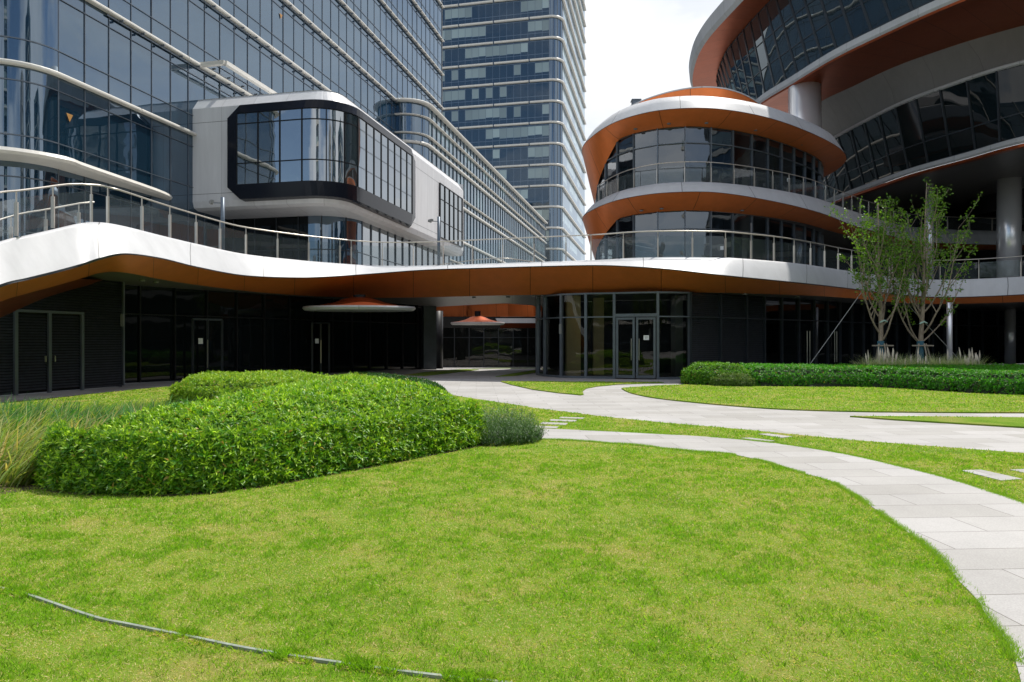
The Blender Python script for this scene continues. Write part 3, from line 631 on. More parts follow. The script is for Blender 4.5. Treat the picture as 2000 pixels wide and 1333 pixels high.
# second, far window on the right face
fw = [onfac(-19.3, 58.9) + FD * .06, onfac(-19.3, 65.4) + FD * .06]
for k in range(5):
    a, b = fw[0].lerp(fw[1], k / 5), fw[0].lerp(fw[1], (k + 1) / 5)
    m_ = MB(); m_.grid([at_z([a, b], 10.6), at_z([a, b], 15.2)]); m_.build('window_pane', M['glassB'], bW)
mb = MB()
for k in range(6): p = fw[0].lerp(fw[1], k / 5); mb.box((p.x, p.y, 12.9), (.09, .14, 4.7), rz=math.atan2(D1.y, D1.x))
for z in (10.58, 12.0, 13.9, 15.22): mb.bar(fw[0] + FD * .02 + Vector((0, 0, z)), fw[1] + FD * .02 + Vector((0, 0, z)), .08, .06 if z in (10.58, 15.22) else .03)
mb.build('window_frame', M['black'], bW)
# set-back glazed storey beneath the box
def lower(inset, rr=2.6, y_end=66):
    cc = onfac(-20.6, 44.2) - FD * rr + D1 * rr; pts = [cc - D1 * rr - FD * 9]
    for k in range(11): a = -math.pi / 2 + k * math.pi / 20; pts.append(cc + FD * math.cos(a) * rr + D1 * math.sin(a) * rr)
    return pts + [onfac(-20.6, y_end)]
lo = lower(0)
mb = MB(); mb.grid([at_z(lo[0:2], 5), at_z(lo[0:2], 9.8)]); mb.build('lower_glass', M['glassD'], bW)
mb = MB(); mb.grid([at_z(lo[1:12], 5), at_z(lo[1:12], 9.8)]); mb.build('lower_corner_glass', M['glassA'], bW, smooth=True)
glazing(bW, lo[11:], 5, 9.8, 1.5, M['glassB'], M['greyframe'], (7.6,), name='lower_window_pane', out=1, framename='lower_frame')
mb = MB()
for p, t, s in walk(lo[:12], 1.6, .3): mb.box((p.x, p.y, 7.4), (.06, .12, 4.8), rz=math.atan2(t.y, t.x))
mb.grid([at_z(offset(lo[:12], .03), 7.58), at_z(offset(lo[:12], .03), 7.64)]); mb.build('lower_frame', M['darkframe'], bW)

# ================================================================== LONG LOW-RISE WITH ROUNDED END
bL = empty('low_rise_building', (0, 110, 5), 'long low glass block with cream bands and rounded end, in front of the tower', 'building')
q0 = onfac(-26.4, 77); rl = 2.6; cl_ = q0 - N1 * rl; arcL = [cl_ + Vector((math.cos(a), math.sin(a), 0)) * rl for a in [math.atan2(N1.y, N1.x) - k * math.pi / 12 for k in range(13)]]
lineL = arcL[::-1] + [onfac(-26.4, 153)]
mb = MB(); mb.grid([at_z(arcL[::-1], 4), at_z(arcL[::-1], 28)]); mb.build('rounded_end_glass', M['glassA'], bL, smooth=True)
for i, z in enumerate([5.5, 10, 14.5, 19, 23.5]):
    a, b = onfac(-26.4, 77), onfac(-26.4, 153)
    m_ = MB(); hh = 4.5; m_.poly([tuple(a)[:2] + (z,), tuple(b)[:2] + (z,), tuple(b)[:2] + (z + hh,), tuple(a)[:2] + (z + hh,)], [(0, z), (78, z), (78, z + hh), (0, z + hh)])
    m_.build('window_band', M['lowrise'], bL)
for z in (10, 11.6, 14.5, 19, 20.1, 23.5, 24.5, 26.5, 28): ledge(lineL, z, bL, .4 if z != 28 else .6, .26 if z in (10, 14.5, 19, 23.5, 28) else .12, seg=6.4 if z not in (28,) else None, side=-1)
mb = MB()
for p, t, s in walk([onfac(-26.4, 78), onfac(-26.4, 153)], 1.6): mb.box((p.x + .05, p.y, 16.5), (.05, .12, 23), rz=math.atan2(t.y, t.x))
for p, t, s in walk(arcL, 1.3): mb.box((p.x, p.y, 16.5), (.05, .1, 23), rz=math.atan2(t.y, t.x))
mb.build('mullions', M['greyframe'], bL)
e = onfac(-26.4, 153); mb = MB(); mb.prism([tuple(p[:2]) for p in (q0 - N1 * .3 + D1, e - N1 * .3, e - N1 * 9, q0 - N1 * 4 + D1)], 0, 27.95); mb.build('core', M['concrete'], bL)
# end wall frame at the far end
mb = MB(); mb.grid([[tuple(e)[:2] + (0,), tuple(e - N1 * 9)[:2] + (0,)], [tuple(e)[:2] + (28,), tuple(e - N1 * 9)[:2] + (28,)]]); mb.build('end_wall', M['ledge'], bL)

# ================================================================== OFFICE TOWER
bT = empty('office_tower', (-10, 200, 0), 'tallest glass tower in the middle with a white band at every floor', 'building')
K0 = Vector((12.5, 175, 0)); rt = 3.0; ct = K0 - FD * rt + D1 * rt
arcT = [ct + FD * math.cos(a) * rt + D1 * math.sin(a) * rt for a in [-math.pi / 2 + k * math.pi / 16 for k in range(9)]]
fl_ = arcT[0] - FD * 62; fr_ = arcT[-1] + D1 * 52
FT = 5.43; zT0 = 41.6 - FT * 8
for i in range(24):
    z = zT0 + i * FT
    m_ = MB(); uvl = 60
    m_.poly([tuple(fl_)[:2] + (z,), tuple(arcT[0])[:2] + (z,), tuple(arcT[0])[:2] + (z + FT,), tuple(fl_)[:2] + (z + FT,)], [(0, z), (62.7, z), (62.7, z + FT), (0, z + FT)])
    m_.poly([tuple(arcT[-1])[:2] + (z,), tuple(fr_)[:2] + (z,), tuple(fr_)[:2] + (z + FT,), tuple(arcT[-1])[:2] + (z + FT,)], [(100, z), (152, z), (152, z + FT), (100, z + FT)])
    m_.build('window_band', M['tower'], bT)
    ledge([fl_] + arcT + [fr_], z, bT, .6, .46, seg=9.5 if True else None, side=-1, gap=.35)
mb = MB(); mb.grid([at_z(arcT, zT0), at_z(arcT, zT0 + 24 * FT)]); mb.build('corner_glass', M['glassA'], bT, smooth=True)
mb = MB()
for p, t, s in walk(arcT, 1.1): mb.box((p.x, p.y, zT0 + 12 * FT), (.10, .2, 24 * FT), rz=math.atan2(t.y, t.x))
mb.build('corner_frame', M['greyframe'], bT)
mb = MB(); mb.prism([tuple(p[:2]) for p in (fl_ + D1 * .5, arcT[0] + D1 * 1.2 - FD, fr_ - FD * 1.2, fr_ - FD * 60)], -.6, zT0 + 24 * FT); mb.build('core', M['concrete'], bT)

# ================================================================== CURVED PODIUM (deck, fascia, ground-floor walls)
bP = empty('podium_building', (0, 33, 0), 'curved two tone podium: white wavy deck edge and copper underside over dark ground floor', 'building')
# stations: px, y of white top, y of white bottom edge, y of copper bottom; deck height, outward bulge of the edge
ST = [(-420, 628, 738, 770, 2.2, 11.2, .3), (-250, 560, 668, 703, 2.75, 12.6, .3), (-120, 516, 606, 641, 3.3, 14.2, .3), (0, 473, 556, 590, 3.9, 16.0, .7), (52, 461, 543, 574, 4.2, 17.0, .75), (105, 449, 530, 560, 4.55, 18.0, .8), (157, 437.5, 516, 545, 4.9, 19.1, .85),
      (198, 436, 503, 533, 5.0, None, .9), (245, 444, 495, 533, 5.0, None, .9), (315, 461.5, 504, 546, 5.0, None, .9), (385, 478, 521, 557, 5.0, None, .9), (475, 497, 537.5, 568, 5.0, None, .8), (567, 507.5, 542, 576, 5.0, None, .7),
      (640, 514, 540.5, 580, 5.0, None, .8), (733, 520, 534, 582, 5.0, None, .8), (830, 520, 527, 581, 5.0, None, 1.1), (951, 516, 523, 578, 5.0, None, 1.1), (1059, 512.5, 520, 576, 5.0, None, 1.1), (1163, 509, 518, 573, 5.0, None, 1.1),
      (1235, 505, 520.5, 572, 5.0, None, 1.0), (1310, 503.5, 526, 571, 5.0, None, .8), (1381, 504, 534, 572, 5.0, None, .9), (1439, 505.5, 540, 573, 5.0, None, .85), (1560, 516, 552, 577, 5.0, None, .8), (1649, 529, 562, 580, 5.0, None, .7),
      (1750, 542.5, 574.5, 584, 5.0, None, .3), (1818, 547, 580, 587, 5.0, None, .3), (1885, 546.5, 580, 587, 5.0, None, .3), (2000, 541, 575, 584, 5.0, None, .3), (2200, 525, 562, 574, 5.0, None, .3), (2500, 500, 540, 553, 5.0, None, .3)]
Tl, El, Bl = [], [], []
for (x, yt, ye, yb, zd, Yd, bul) in ST:
    Y = Yd or (zd - EH) * F / (CY - yt)
    Tl.append(Vector(((x - 1000) * Y / F, Y, EH + (CY - yt) * Y / F)))
    El.append(P(x, ye, Y - bul))
    zb = 3.67 if x > 160 else EH + (CY - yb) * (Y + 1.0) / F
    Yb = 2.07 * F / (CY - yb) if x > 160 else Y + 1.0
    Yb = max(Yb, Y - bul + .35)
    Bl.append(Vector(((x - 1000) * Yb / F, Yb, zb)))
Tc, Ec, Bc = cr_curve(Tl, 6), cr_curve(El, 6), cr_curve(Bl, 6)
def mixl(a, b, t, dz=0, dy=0): return [p.lerp(q, t) + Vector((0, dy, dz)) for p, q in zip(a, b)]
mb = MB()
rows = [Ec, mixl(Ec, Tc, .5, .015, -.05), mixl(Ec, Tc, .93, .0, -.02), mixl(Tc, Tc, 0, 0.02, .02), [p + Vector((0, .18, .02)) for p in Tc], [p + Vector((0, .2, -.15)) for p in Tc]]
mb.grid(rows); mb.build('white_fascia', M['white'], bP, smooth=True)
mb = MB(); mb.grid([[p + Vector((0, .10, -.035)) for p in Ec], [p + Vector((0, .012, -.035)) for p in Ec], [p + Vector((0, .004, 0)) for p in Ec]]); mb.build('shadow_gap', M['darkframe'], bP)
mb = MB(); e2 = [p + Vector((0, .05, -.036)) for p in Ec]
mb.grid([Bc, mixl(Bc, e2, .5, -.03, 0), mixl(Bc, e2, .9), [p + Vector((0, -.02, -.0)) for p in e2]]); mb.build('copper_fascia', M['orange'], bP, smooth=True)
# deck and soffit
iT = 7 * 6
backs = [(110, 22), (110, 70), (-31, 70), (-31, 33), (-20.5, 30), (-19, 25)]
hole = [(-3.4, 40.2), (-.4, 37.6), (1.2, 39.6), (1.9, 45), (1.9, 58), (-12.2, 58), (-9.5, 47)]
outer = [(p.x, p.y + .1) for p in Tc[iT:]] + backs
mb = MB(); mb.flat(outer, 4.96, [hole]); mb.build('deck', M['pavers'], bP)
iB = 6 * 6
outer2 = [(p.x, p.y + .004) for p in Bc[iB:]] + backs
mb = MB(); mb.flat(outer2, 3.668, [hole], down=True); mb.build('soffit', M['soffit'], bP)
# copper underside below the flight of stairs, and the solid flight
mb = MB(); k = iB + 1
inn = [Vector((p.x - 1.2, p.y + 3.2, p.z + .25)) for p in Bc[:k]]
mb.grid([Bc[:k], inn], flip=True); mb.build('stair_underside', M['orange_shaded'], bP)
mb = MB(); st = Tc[:iT + 1]
for i in range(len(st) - 1):
    a, b = st[i], st[i + 1]; c, d = a + Vector((-1.6, 2.8, 0)), b + Vector((-1.6, 2.8, 0)); z = a.z - .05
    mb.poly([(a.x, a.y + .1, z), (b.x, b.y + .1, z), (d.x, d.y, z), (c.x, c.y, z)]); mb.poly([(b.x, b.y + .1, z), (b.x, b.y + .1, b.z - .05), (d.x, d.y, b.z - .05), (d.x, d.y, z)])
mb.build('stairs', M['concrete'], bP)
# lit copper ring round the light well
hl = [Vector((x, y, 0)) for x, y in hole]
hc = cr_curve(hl, 5, True); hc.append(hc[0].copy())
mb = MB(); mb.grid([at_z(hc, 3.66), at_z(offset(hc, -.1), 4.96)]); mb.grid([at_z(hc, 3.66), at_z(offset(hc, -.1), 4.96)][::-1]); mb.build('light_well_fascia', M['orange'], bP)
# downlights in the soffit
dl = MB()
def downlight(parent, p, r=.11):
    mb = MB(); mb.tube([Vector(p), Vector(p) - Vector((0, 0, .05))], r, 10); mb.build('downlight', M['white'], parent)
for px, py in ((1043, 577), (1165, 571.5), (1347, 571), (1459, 573), (1562, 578), (925, 580), (992, 579), (270, 546), (297, 549), (553, 578)):
    p = PZ(px, py, 3.66); downlight(bP, p + Vector((0, .25, 0)), .09)

# ground-floor walls ------------------------------------------------
Wd = (Vector((*G(238, 756), 0)) - Vector((*G(0, 775), 0))).normalized()
wA = Vector((*G(238, 756), 0)); w00 = wA - Wd * 13
mb = MB(); Wn = Vector((Wd.y, -Wd.x, 0)); ln = (wA - w00).length; ang = math.atan2(Wd.y, Wd.x)
def louvre(mb, s0, s1, z0, z1, pitch=.085, off=.0):
    k = int((z1 - z0) / pitch); a, b = w00 + Wd * s0, w00 + Wd * s1
    for i in range(k):
        z = z0 + i * pitch; o1 = Wn * (off + .055); o0 = Wn * off
        mb.poly([a + o1 + Vector((0, 0, z)), b + o1 + Vector((0, 0, z)), b + o0 + Vector((0, 0, z + pitch * .8)), a + o0 + Vector((0, 0, z + pitch * .8))])
        mb.poly([a + o1 + Vector((0, 0, z)), a + o0 + Vector((0, 0, z)), b + o0 + Vector((0, 0, z)), b + o1 + Vector((0, 0, z))])
sD = [(28, 0), (92, 0), (158, 0)]
def s_at(px):    # distance along the wall at which it projects on column px
    lo_, hi = 0, ln
    for _ in range(40):
        m_ = (lo_ + hi) / 2; q = w00 + Wd * m_
        if 1000 + F * q.x / q.y < px: lo_ = m_
        else: hi = m_
    return lo_
d0, d1, d2 = s_at(27), s_at(93), s_at(157)
louvre(mb, 0, d0, .05, 3.66); louvre(mb, d2, ln, .05, 3.66); louvre(mb, d0, d2, 2.5, 3.66)
mb.build('louvred_wall', M['louvre'], bP)
mb = MB()
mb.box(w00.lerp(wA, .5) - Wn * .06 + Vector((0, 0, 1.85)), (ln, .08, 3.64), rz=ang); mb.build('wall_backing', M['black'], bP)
for a, b in ((d0, d1), (d1, d2)):
    mb = MB(); louvre(mb, a + .08, b - .08, .12, 2.42, off=.01); dr = mb.build('louvred_door', M['louvre'], bP)
    mb = MB(); mb.box(w00 + Wd * (b - .16 if a == d0 else a + .16) + Wn * .1 + Vector((0, 0, 1.05)), (.03, .05, .18), rz=ang); mb.build('door_handle', M['steel'], dr)
mb = MB()
for s in (d0, d1, d2): mb.box(w00 + Wd * s + Wn * .07 + Vector((0, 0, 1.24)), (.10, .08, 2.46), rz=ang)
mb.box(w00 + Wd * (d0 + d2) / 2 + Wn * .07 + Vector((0, 0, 2.5)), (d2 - d0 + .1, .08, .08), rz=ang)
mb.box(wA + Wn * .06 + Vector((0, 0, 1.85)), (.06, .08, 3.6), rz=ang)
mb.build('door_frame', M['greyframe'], bP)
# small wall lights
for px, py, Y in ((240.5, 626, 23.6), (1094, 643, 29.25)):
    mb = MB(); p = P(px, py, Y); mb.box(p + Vector((0, -.05, 0)), (.10, .06, .42)); mb.build('wall_light', M['white'], bP)
# recessed dark glazing behind
wB = wA - Wn * 1.2 + Wd * .3; wE = Vector((*G(818, 720.5), 0))
lineD = [wB, Vector((-9.9, 31.5, 0)), wE]
mb = MB(); mb.grid([at_z([wA, wB], 0), at_z([wA, wB], 3.66)]); mb.build('return_wall', M['black'], bP)
glazing(bP, lineD, .05, 3.66, 1.35, M['glassD'], M['black'], (2.6,), fw=.06, fd=.12, name='dark_window_pane', tilt=.004, framename='dark_frame')
def dark_door(px0, px1, Yg, notice=True, h=2.45):
    a = P(px0, 700, Yg); b = P(px1, 700, Yg + .9); a.z = b.z = 0
    mb = MB(); r_ = Vector((.1, -.1, 0))
    for q in (a, a.lerp(b, .5), b): mb.box(q + r_ + Vector((0, 0, h / 2)), (.07, .07, h))
    mb.bar(a + r_ + Vector((0, 0, h)), b + r_ + Vector((0, 0, h)), .07, .07); fr = mb.build('glass_door', M['darkframe'], bP)
    mb = MB(); q = a.lerp(b, .5) + Vector((.12, -.14, 1.1)); mb.box(q, (.03, .04, 1.1)); mb.build('door_handle', M['steel'], fr)
    if notice:
        mb = MB(); mb.box(a.lerp(b, .25) + r_ * 1.2 + Vector((0, 0, 1.6)), (.17, .01, .22)); mb.build('notice', M['paper'], fr)
dark_door(374, 431, 26.6); dark_door(607, 640, 32, True)
# pier, far glazed wall across the court
mb = MB(); mb.box((-5.0, 40.9, 1.75), (.75, 1.4, 3.82), rz=.25); mb.build('pier', M['darkframe'], bP)
mb = MB(); mb.tube([Vector((-5.2, 47, -.5)), Vector((-5.2, 47, 3.66))], .45, 16); mb.build('pier', M['black'], bP, smooth=True)
mb = MB(); mb.grid([[(-12.6, 58.3, -.6), (6, 58.3, -.6)], [(-12.6, 58.3, 3.66), (6, 58.3, 3.66)]]); mb.build('far_wall', M['black'], bP)
glazing(bP, [Vector((-12.4, 58.1, 0)), Vector((5, 58.1, 0))], -.6, 2.7, 1.25, M['glassG'], M['darkframe'], (1.9,), fw=.07, name='far_window_pane', framename='far_frame')
mb = MB(); mb.grid([[(-12.3, 57.9, 2.7), (-1.0, 57.9, 2.7)], [(-12.3, 57.7, 3.66), (-1.0, 57.7, 3.66)]]); mb.build('far_fascia', M['black'], bP)
mb = MB(); mb.grid([[(-1.0, 57.7, 2.7), (5, 57.7, 2.7)], [(-1.0, 57.0, 3.1), (5, 57.0, 3.1)]]); mb.build('far_copper_band', M['orange_shaded'], bP)
mb = MB(); mb.grid([[(-1.2, 56.95, 3.1), (5, 56.95, 3.1)], [(-1.4, 57.0, 3.5), (5, 57.0, 3.5)]]); mb.build('far_white_band', M['white'], bP)
mb = MB(); mb.grid([[(-3.0, 39, -.1), (-13, 55, -.6)], [(-3.0, 39, 3.66), (-13, 55, 3.66)]]) if False else None
mb = MB(); lw = [Vector((-5.3, 41.6, 0)), Vector((-9.5, 47.5, 0)), Vector((-12.4, 58, 0))]; mb.grid([at_z(lw, -.6), at_z(lw, 3.66)]); mb.grid([at_z(lw, -.6), at_z(lw, 3.66)][::-1]); mb.build('side_wall', M['black'], bP)

# pavilion ground floor
gf = [(3.0, 57.5), (2.4, 45), (1.6, 37), (1.25, 33.2), (1.42, 31.2), (2.05, 29.9), (3.05, 29.25), (4.35, 28.85), (5.95, 28.4), (7.4, 28.7), (9.4, 30.0), (11.5, 31.6), (15, 34.2), (19, 37.6), (24, 41.5), (33, 46.5), (46, 49), (60, 50)]
gfc = cr_curve([(*p, 0) for p in gf], 8)
cumg = [0]
for a, b in zip(gfc, gfc[1:]): cumg.append(cumg[-1] + (b - a).length)
def g_s(px):
    best = None
    for p, s in zip(gfc, cumg):
        if p.y < 33.5 or p.x > 6:
            d = abs(1000 + F * p.x / p.y - px)
            if best is None or d < best[0]: best = (d, s)
    i = max(1, min(len(gfc) - 2, cumg.index(best[1])))
    x0, x1 = 1000 + F * gfc[i - 1].x / gfc[i - 1].y, 1000 + F * gfc[i + 1].x / gfc[i + 1].y
    return cumg[i - 1] + (cumg[i + 1] - cumg[i - 1]) * (px - x0) / (x1 - x0)
def gpt(s):
    s = max(0, min(cumg[-1] - .001, s)); r_ = walk(gfc, 1e9, s); return r_[0][0], r_[0][1]
def gline(s0, s1, n=5): return [gpt(s0 + (s1 - s0) * k / n)[0] for k in range(n + 1)]
fr = MB(); ZS = 3.66
def gpane(s0, s1, z0, z1, m='glassG', nm='ground_window_pane', par=None, off=.0):
    l_ = offset(gline(s0, s1), off); m_ = MB(); m_.grid([at_z(l_, z0), at_z(l_, z1)]); return m_.build(nm, M[m], par or bP, smooth=True)
def post(mb, s, z0=0, z1=ZS, wd=.09, dp=.16, off=.03):
    p, t = gpt(s); nrm = Vector((t.y, -t.x, 0)); mb.box((p.x + nrm.x * off, p.y + nrm.y * off, (z0 + z1) / 2), (wd, dp, z1 - z0), rz=math.atan2(t.y, t.x))
def rail_h(mb, s0, s1, z, th=.06, off=.05, n=6):
    l_ = offset(gline(s0, s1, n), off)
    for a, b in zip(l_, l_[1:]): mb.bar(a + Vector((0, 0, z)), b + Vector((0, 0, z)), .10, th)
s_nose = g_s(1066)
for s0 in [s_nose - 1.35 * k for k in range(17, 0, -1)]:
    if s0 > 0: gpane(s0, s0 + 1.35, .06, ZS, 'glassD', 'side_window_pane'); post(fr, s0)
xs_ = [1066, 1098, 1145, 1200, 1284, 1345]; ss = [g_s(x) for x in xs_]
for a, b in zip(ss, ss[1:]):
    if abs(a - ss[3]) < 1e-6: continue
    gpane(a, b, .08, 2.62); gpane(a, b, 2.62, ZS)
    rail_h(fr, a, b, 2.62, .05); rail_h(fr, a, b, .05, .10); rail_h(fr, a, b, ZS - .04, .07)
rail_h(fr, s_nose - 8, s_nose, 2.62, .05, n=14); rail_h(fr, s_nose - 12, s_nose, .05, .1, n=16)
for s in ss: post(fr, s, wd=.11)
gpane(ss[3], ss[4], 2.72, ZS); rail_h(fr, ss[3], ss[4], 2.68, .13); rail_h(fr, ss[3], ss[4], ZS - .04, .07)
fr.build('ground_frame', M['greyframe'], bP)
mid = (ss[3] + ss[4]) / 2
for k, (a, b) in enumerate(((ss[3] + .08, mid - .02), (mid + .02, ss[4] - .08))):
    mb = MB(); post(mb, a + .05, .06, 2.58, .09, .07, .07); post(mb, b - .05, .06, 2.58, .09, .07, .07); rail_h(mb, a, b, 2.54, .09, .07, 1); rail_h(mb, a, b, .11, .12, .07, 1)
    dr = mb.build('entrance_door', M['greyframe'], bP); gpane(a + .05, b - .05, .12, 2.54, 'glassG', 'door_glass', dr, off=.06)
    mb = MB(); p, t = gpt(b - .14 if k == 0 else a + .14); nrm = Vector((t.y, -t.x, 0)) * .16
    mb.tube([p + nrm + Vector((0, 0, .8)), p + nrm + Vector((0, 0, 1.7))], .016, 8)
    mb.bar(p + nrm + Vector((0, 0, .9)), p + nrm * .4 + Vector((0, 0, .9)), .02, .02); mb.bar(p + nrm + Vector((0, 0, 1.6)), p + nrm * .4 + Vector((0, 0, 1.6)), .02, .02)
    mb.build('door_handle', M['steel'], dr)
    if k == 1:
        p, t = gpt((a + b) / 2 + .02); nrm = Vector((t.y, -t.x, 0)) * .085
        mb = MB(); mb.box(p + nrm + Vector((0, 0, 1.74)), (.22, .006, .19), rz=math.atan2(t.y, t.x)); no = mb.build('notice', M['paper'], dr)
        mb = MB()
        for q in range(3): mb.box(p + nrm * 1.08 + Vector((0, 0, 1.78 - q * .04)), (.15 - .03 * q, .004, .009), rz=math.atan2(t.y, t.x))
        mb.build('notice_text', M['ink'], no)
# louvred bays
lx = [1345, 1404, 1455, 1490]; ls = [g_s(x) for x in lx]
fr = MB()
for a, b in zip(ls, ls[1:]):
    l0 = gline(a, b, 3); m_ = MB()
    for k in range(int(3.6 / .085)):
        z = .05 + k * .085
        m_.grid([at_z(offset(l0, .01), z), at_z(offset(l0, .06), z), at_z(offset(l0, .01), z + .07)])
    m_.build('louvre_panel', M['louvre'], bP); gpane(a, b, 0, ZS, 'black', 'louvre_backing', off=-.03)
    post(fr, a, wd=.10, off=.06); rail_h(fr, a, b, 2.62, .07, .06)
post(fr, ls[-1], wd=.1, off=.06)
# dark glass bays and doors to the right
s = ls[-1]; rs = []
while s < cumg[-1] - 1.7: rs.append(s); s += 1.45
for k, a in enumerate(rs):
    gpane(a, a + 1.45, .06, 2.62, 'glassD' if k > 0 else 'glassG', 'right_window_pane'); gpane(a, a + 1.45, 2.62, ZS, 'glassD' if k > 0 else 'glassG', 'right_window_pane'); post(fr, a, wd=.07); rail_h(fr, a, a + 1.45, 2.62, .05, n=2)
    if k in (2, 4):
        for q in (.6, .85):
            p, t = gpt(a + q); nrm = Vector((t.y, -t.x, 0)) * .14; m_ = MB(); m_.tube([p + nrm + Vector((0, 0, .5)), p + nrm + Vector((0, 0, 2.1))], .022, 6); m_.build('pull_handle', M['steel'], bP)
fr.build('right_frame', M['darkframe'], bP)
# interior of the ground floor
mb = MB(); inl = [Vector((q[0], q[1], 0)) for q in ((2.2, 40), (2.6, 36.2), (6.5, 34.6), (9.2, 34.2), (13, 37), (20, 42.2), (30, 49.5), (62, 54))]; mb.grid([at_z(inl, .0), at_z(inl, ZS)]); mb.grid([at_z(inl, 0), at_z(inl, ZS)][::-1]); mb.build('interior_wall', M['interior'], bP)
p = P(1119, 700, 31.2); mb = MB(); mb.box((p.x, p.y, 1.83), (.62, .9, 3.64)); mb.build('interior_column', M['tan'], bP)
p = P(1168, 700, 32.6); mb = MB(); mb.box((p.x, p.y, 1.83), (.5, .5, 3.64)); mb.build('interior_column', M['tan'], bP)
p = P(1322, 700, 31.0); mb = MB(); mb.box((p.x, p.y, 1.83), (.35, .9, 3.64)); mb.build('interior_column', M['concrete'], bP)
# round steel posts on the right ground floor
for px, py, wdt in ((1854.5, 725, .28), (1973, 725, .62)):
    p = P(px, 700, 36.5 if wdt < .5 else 44); p.z = 0
    mb = MB(); mb.tube([p, p + Vector((0, 0, 3.66))], wdt / 2, 20); mb.build('column', M['column'], bP, smooth=True)

# hanging mushroom canopies under the bridge
def mushroom(x0, x1, yrim, Y, lb, hole_z=3.66):
    a, b = P(x0, yrim, Y), P(x1, yrim, Y); c = (a + b) / 2; r_ = (b.x - a.x) / 2; zc = c.z
    root = empty('entrance_canopy', (c.x, c.y, zc), lb, 'canopy', 'copper and grey canopies under the deck')
    def ring(rr, z, ax=1.0, sq=.62): return [Vector((c.x + math.cos(t) * rr * ax, c.y + math.sin(t) * rr * sq, z)) for t in [2 * math.pi * k / 40 for k in range(40)]]
    mb = MB(); mb.grid([ring(r_ * .96, zc - .10), ring(r_, zc), ring(r_ * .985, zc + .07)], closed=True); mb.flat([tuple(p[:2]) for p in ring(r_ * .96, 0)], zc - .10, down=True)
    mb.build('canopy_disc', M['greypanel'], root, smooth=False)
    mb = MB(); mb.grid([ring(r_ * .985, zc + .07), ring(r_ * .72, zc + .13), ring(r_ * .45, zc + .26), ring(r_ * .28, zc + .42), ring(r_ * .12, zc + .5)], closed=True); mb.build('canopy_cone', M['orange_shaded'], root, smooth=True); mb = MB(); mb.grid([ring(r_ * .11, zc + .46), ring(r_ * .11, hole_z)], closed=True); mb.build('canopy_stem', M['black'], root, smooth=True)
mushroom(592, 812, 603, 30.4, 'larger copper and grey disc canopy hanging under the bridge over the dark glazing')
mushroom(880, 986, 632, 47, 'smaller copper and grey disc canopy deep in the passage beside the round pier')

# ================================================================== PAVILION TIERS
bV = empty('pavilion_building', (11, 42, 5), 'round two storey glass pavilion with copper and white rims stacked on the podium', 'building')
core_l = [(16, 57), (9.5, 52), (6.3, 46.5), (5.2, 42.5), (5.55, 39.6), (6.9, 37.1), (9.4, 36.1), (12.6, 37.1), (16.2, 39.7), (19.2, 42.7), (20.6, 45.6), (20.6, 49.5), (18, 55)]
cc = cr_curve([(*p, 0) for p in core_l], 8)
cc2 = cr_curve([(*p, 0) for p in core_l[:8] + [(16.6, 39.6), (20.6, 43.4), (24.8, 47.2), (29, 50.2), (36, 51.8), (46, 52.4), (54, 52.6)]], 8)
def tier(parent, line, z_in, z_edge, z_top, out, top_in, low=None, names=('copper_rim', 'white_rim'), wmat='white'):
    n = len(line); ze = z_edge if callable(z_edge) else (lambda p: z_edge); o_e = offv(line, [out * (1 if not callable(out) else 1)] * n) if not callable(out) else offv(line, [out(p) for p in line])
    o_i = [Vector((p.x, p.y, z_in if low is None else low(p))) for i, p in enumerate(line)]
    e = [Vector((a.x, a.y, ze(b))) for a, b in zip(o_e, line)]; t = at_z(offset(o_e, -top_in), z_top); m1 = [a.lerp(b, .45) + Vector((0, 0, -.06)) for a, b in zip(o_i, e)]
    mb = MB(); mb.grid([o_i, m1, [a.lerp(b, .94) for a, b in zip(o_i, e)], e]); mb.build(names[0], M['orange'], parent, smooth=True)
    mb = MB(); mid_ = [a.lerp(b, .5) + Vector((0, 0, .05)) for a, b in zip(e, t)]
    mb.grid([[p + Vector((0, 0, .02)) for p in offset(e, .015)], mid_, t, offset(at_z(t, z_top + .02), -.15), offset(at_z(t, z_top - .1), -.3)]); mb.build(names[1], M[wmat], parent, smooth=True)
    return e, t
lowf = lambda z, d: (lambda p: z - d * (max(0, min(1, (p.y - 38.4 - max(0, p.x - 6) * .4) / 4.5)) if p.x < 10.5 else 0))
outf = lambda b: (lambda p: b * (.62 + .38 * max(0, min(1, (p.x - 5.4) / 2.5))))
e2_, t2_ = tier(bV, cc2, 8.5, lambda p: 9.2 - .5 * max(0, min(1, (p.x - 10) / 9)), 9.83, outf(1.3), .5, lowf(8.5, 1.9))
# deck-2 line runs on to the right past the glass
e3_, t3_ = tier(bV, cc, 12.95, lambda p: 13.45 - .2 * max(0, min(1, (p.x - 10) / 9)), 14.28, outf(1.35), .55, lowf(12.95, 3.0))
for z, nm in ((9.80, 'upper_deck'), (14.2, 'roof')):
    l_ = [tuple(p[:2]) for p in (t2_ if z < 10 else offset(t3_, -.1))] + ([(54, 58), (16, 58)] if z < 10 else []); mb = MB(); mb.flat(l_, z); mb.build(nm, M['whitebox'], bV)
for z, nm in ((8.48, 'ceiling'), (12.93, 'ceiling')):
    mb = MB(); mb.flat([tuple(p[:2]) for p in offset((cc2 if z < 9 else cc)[20:], -.02)] + ([(54, 58), (20, 58)] if z < 9 else []), z, down=True); mb.build(nm, M['soffit'], bV)
gp = offset(cc, -.05)
glazing(bV, gp, 4.98, 8.5, 1.42, M['glassP'], M['greyframe'], (7.55,), fw=.055, fd=.14, name='lower_window_pane', tilt=.002, framename='lower_frame', curved=True)
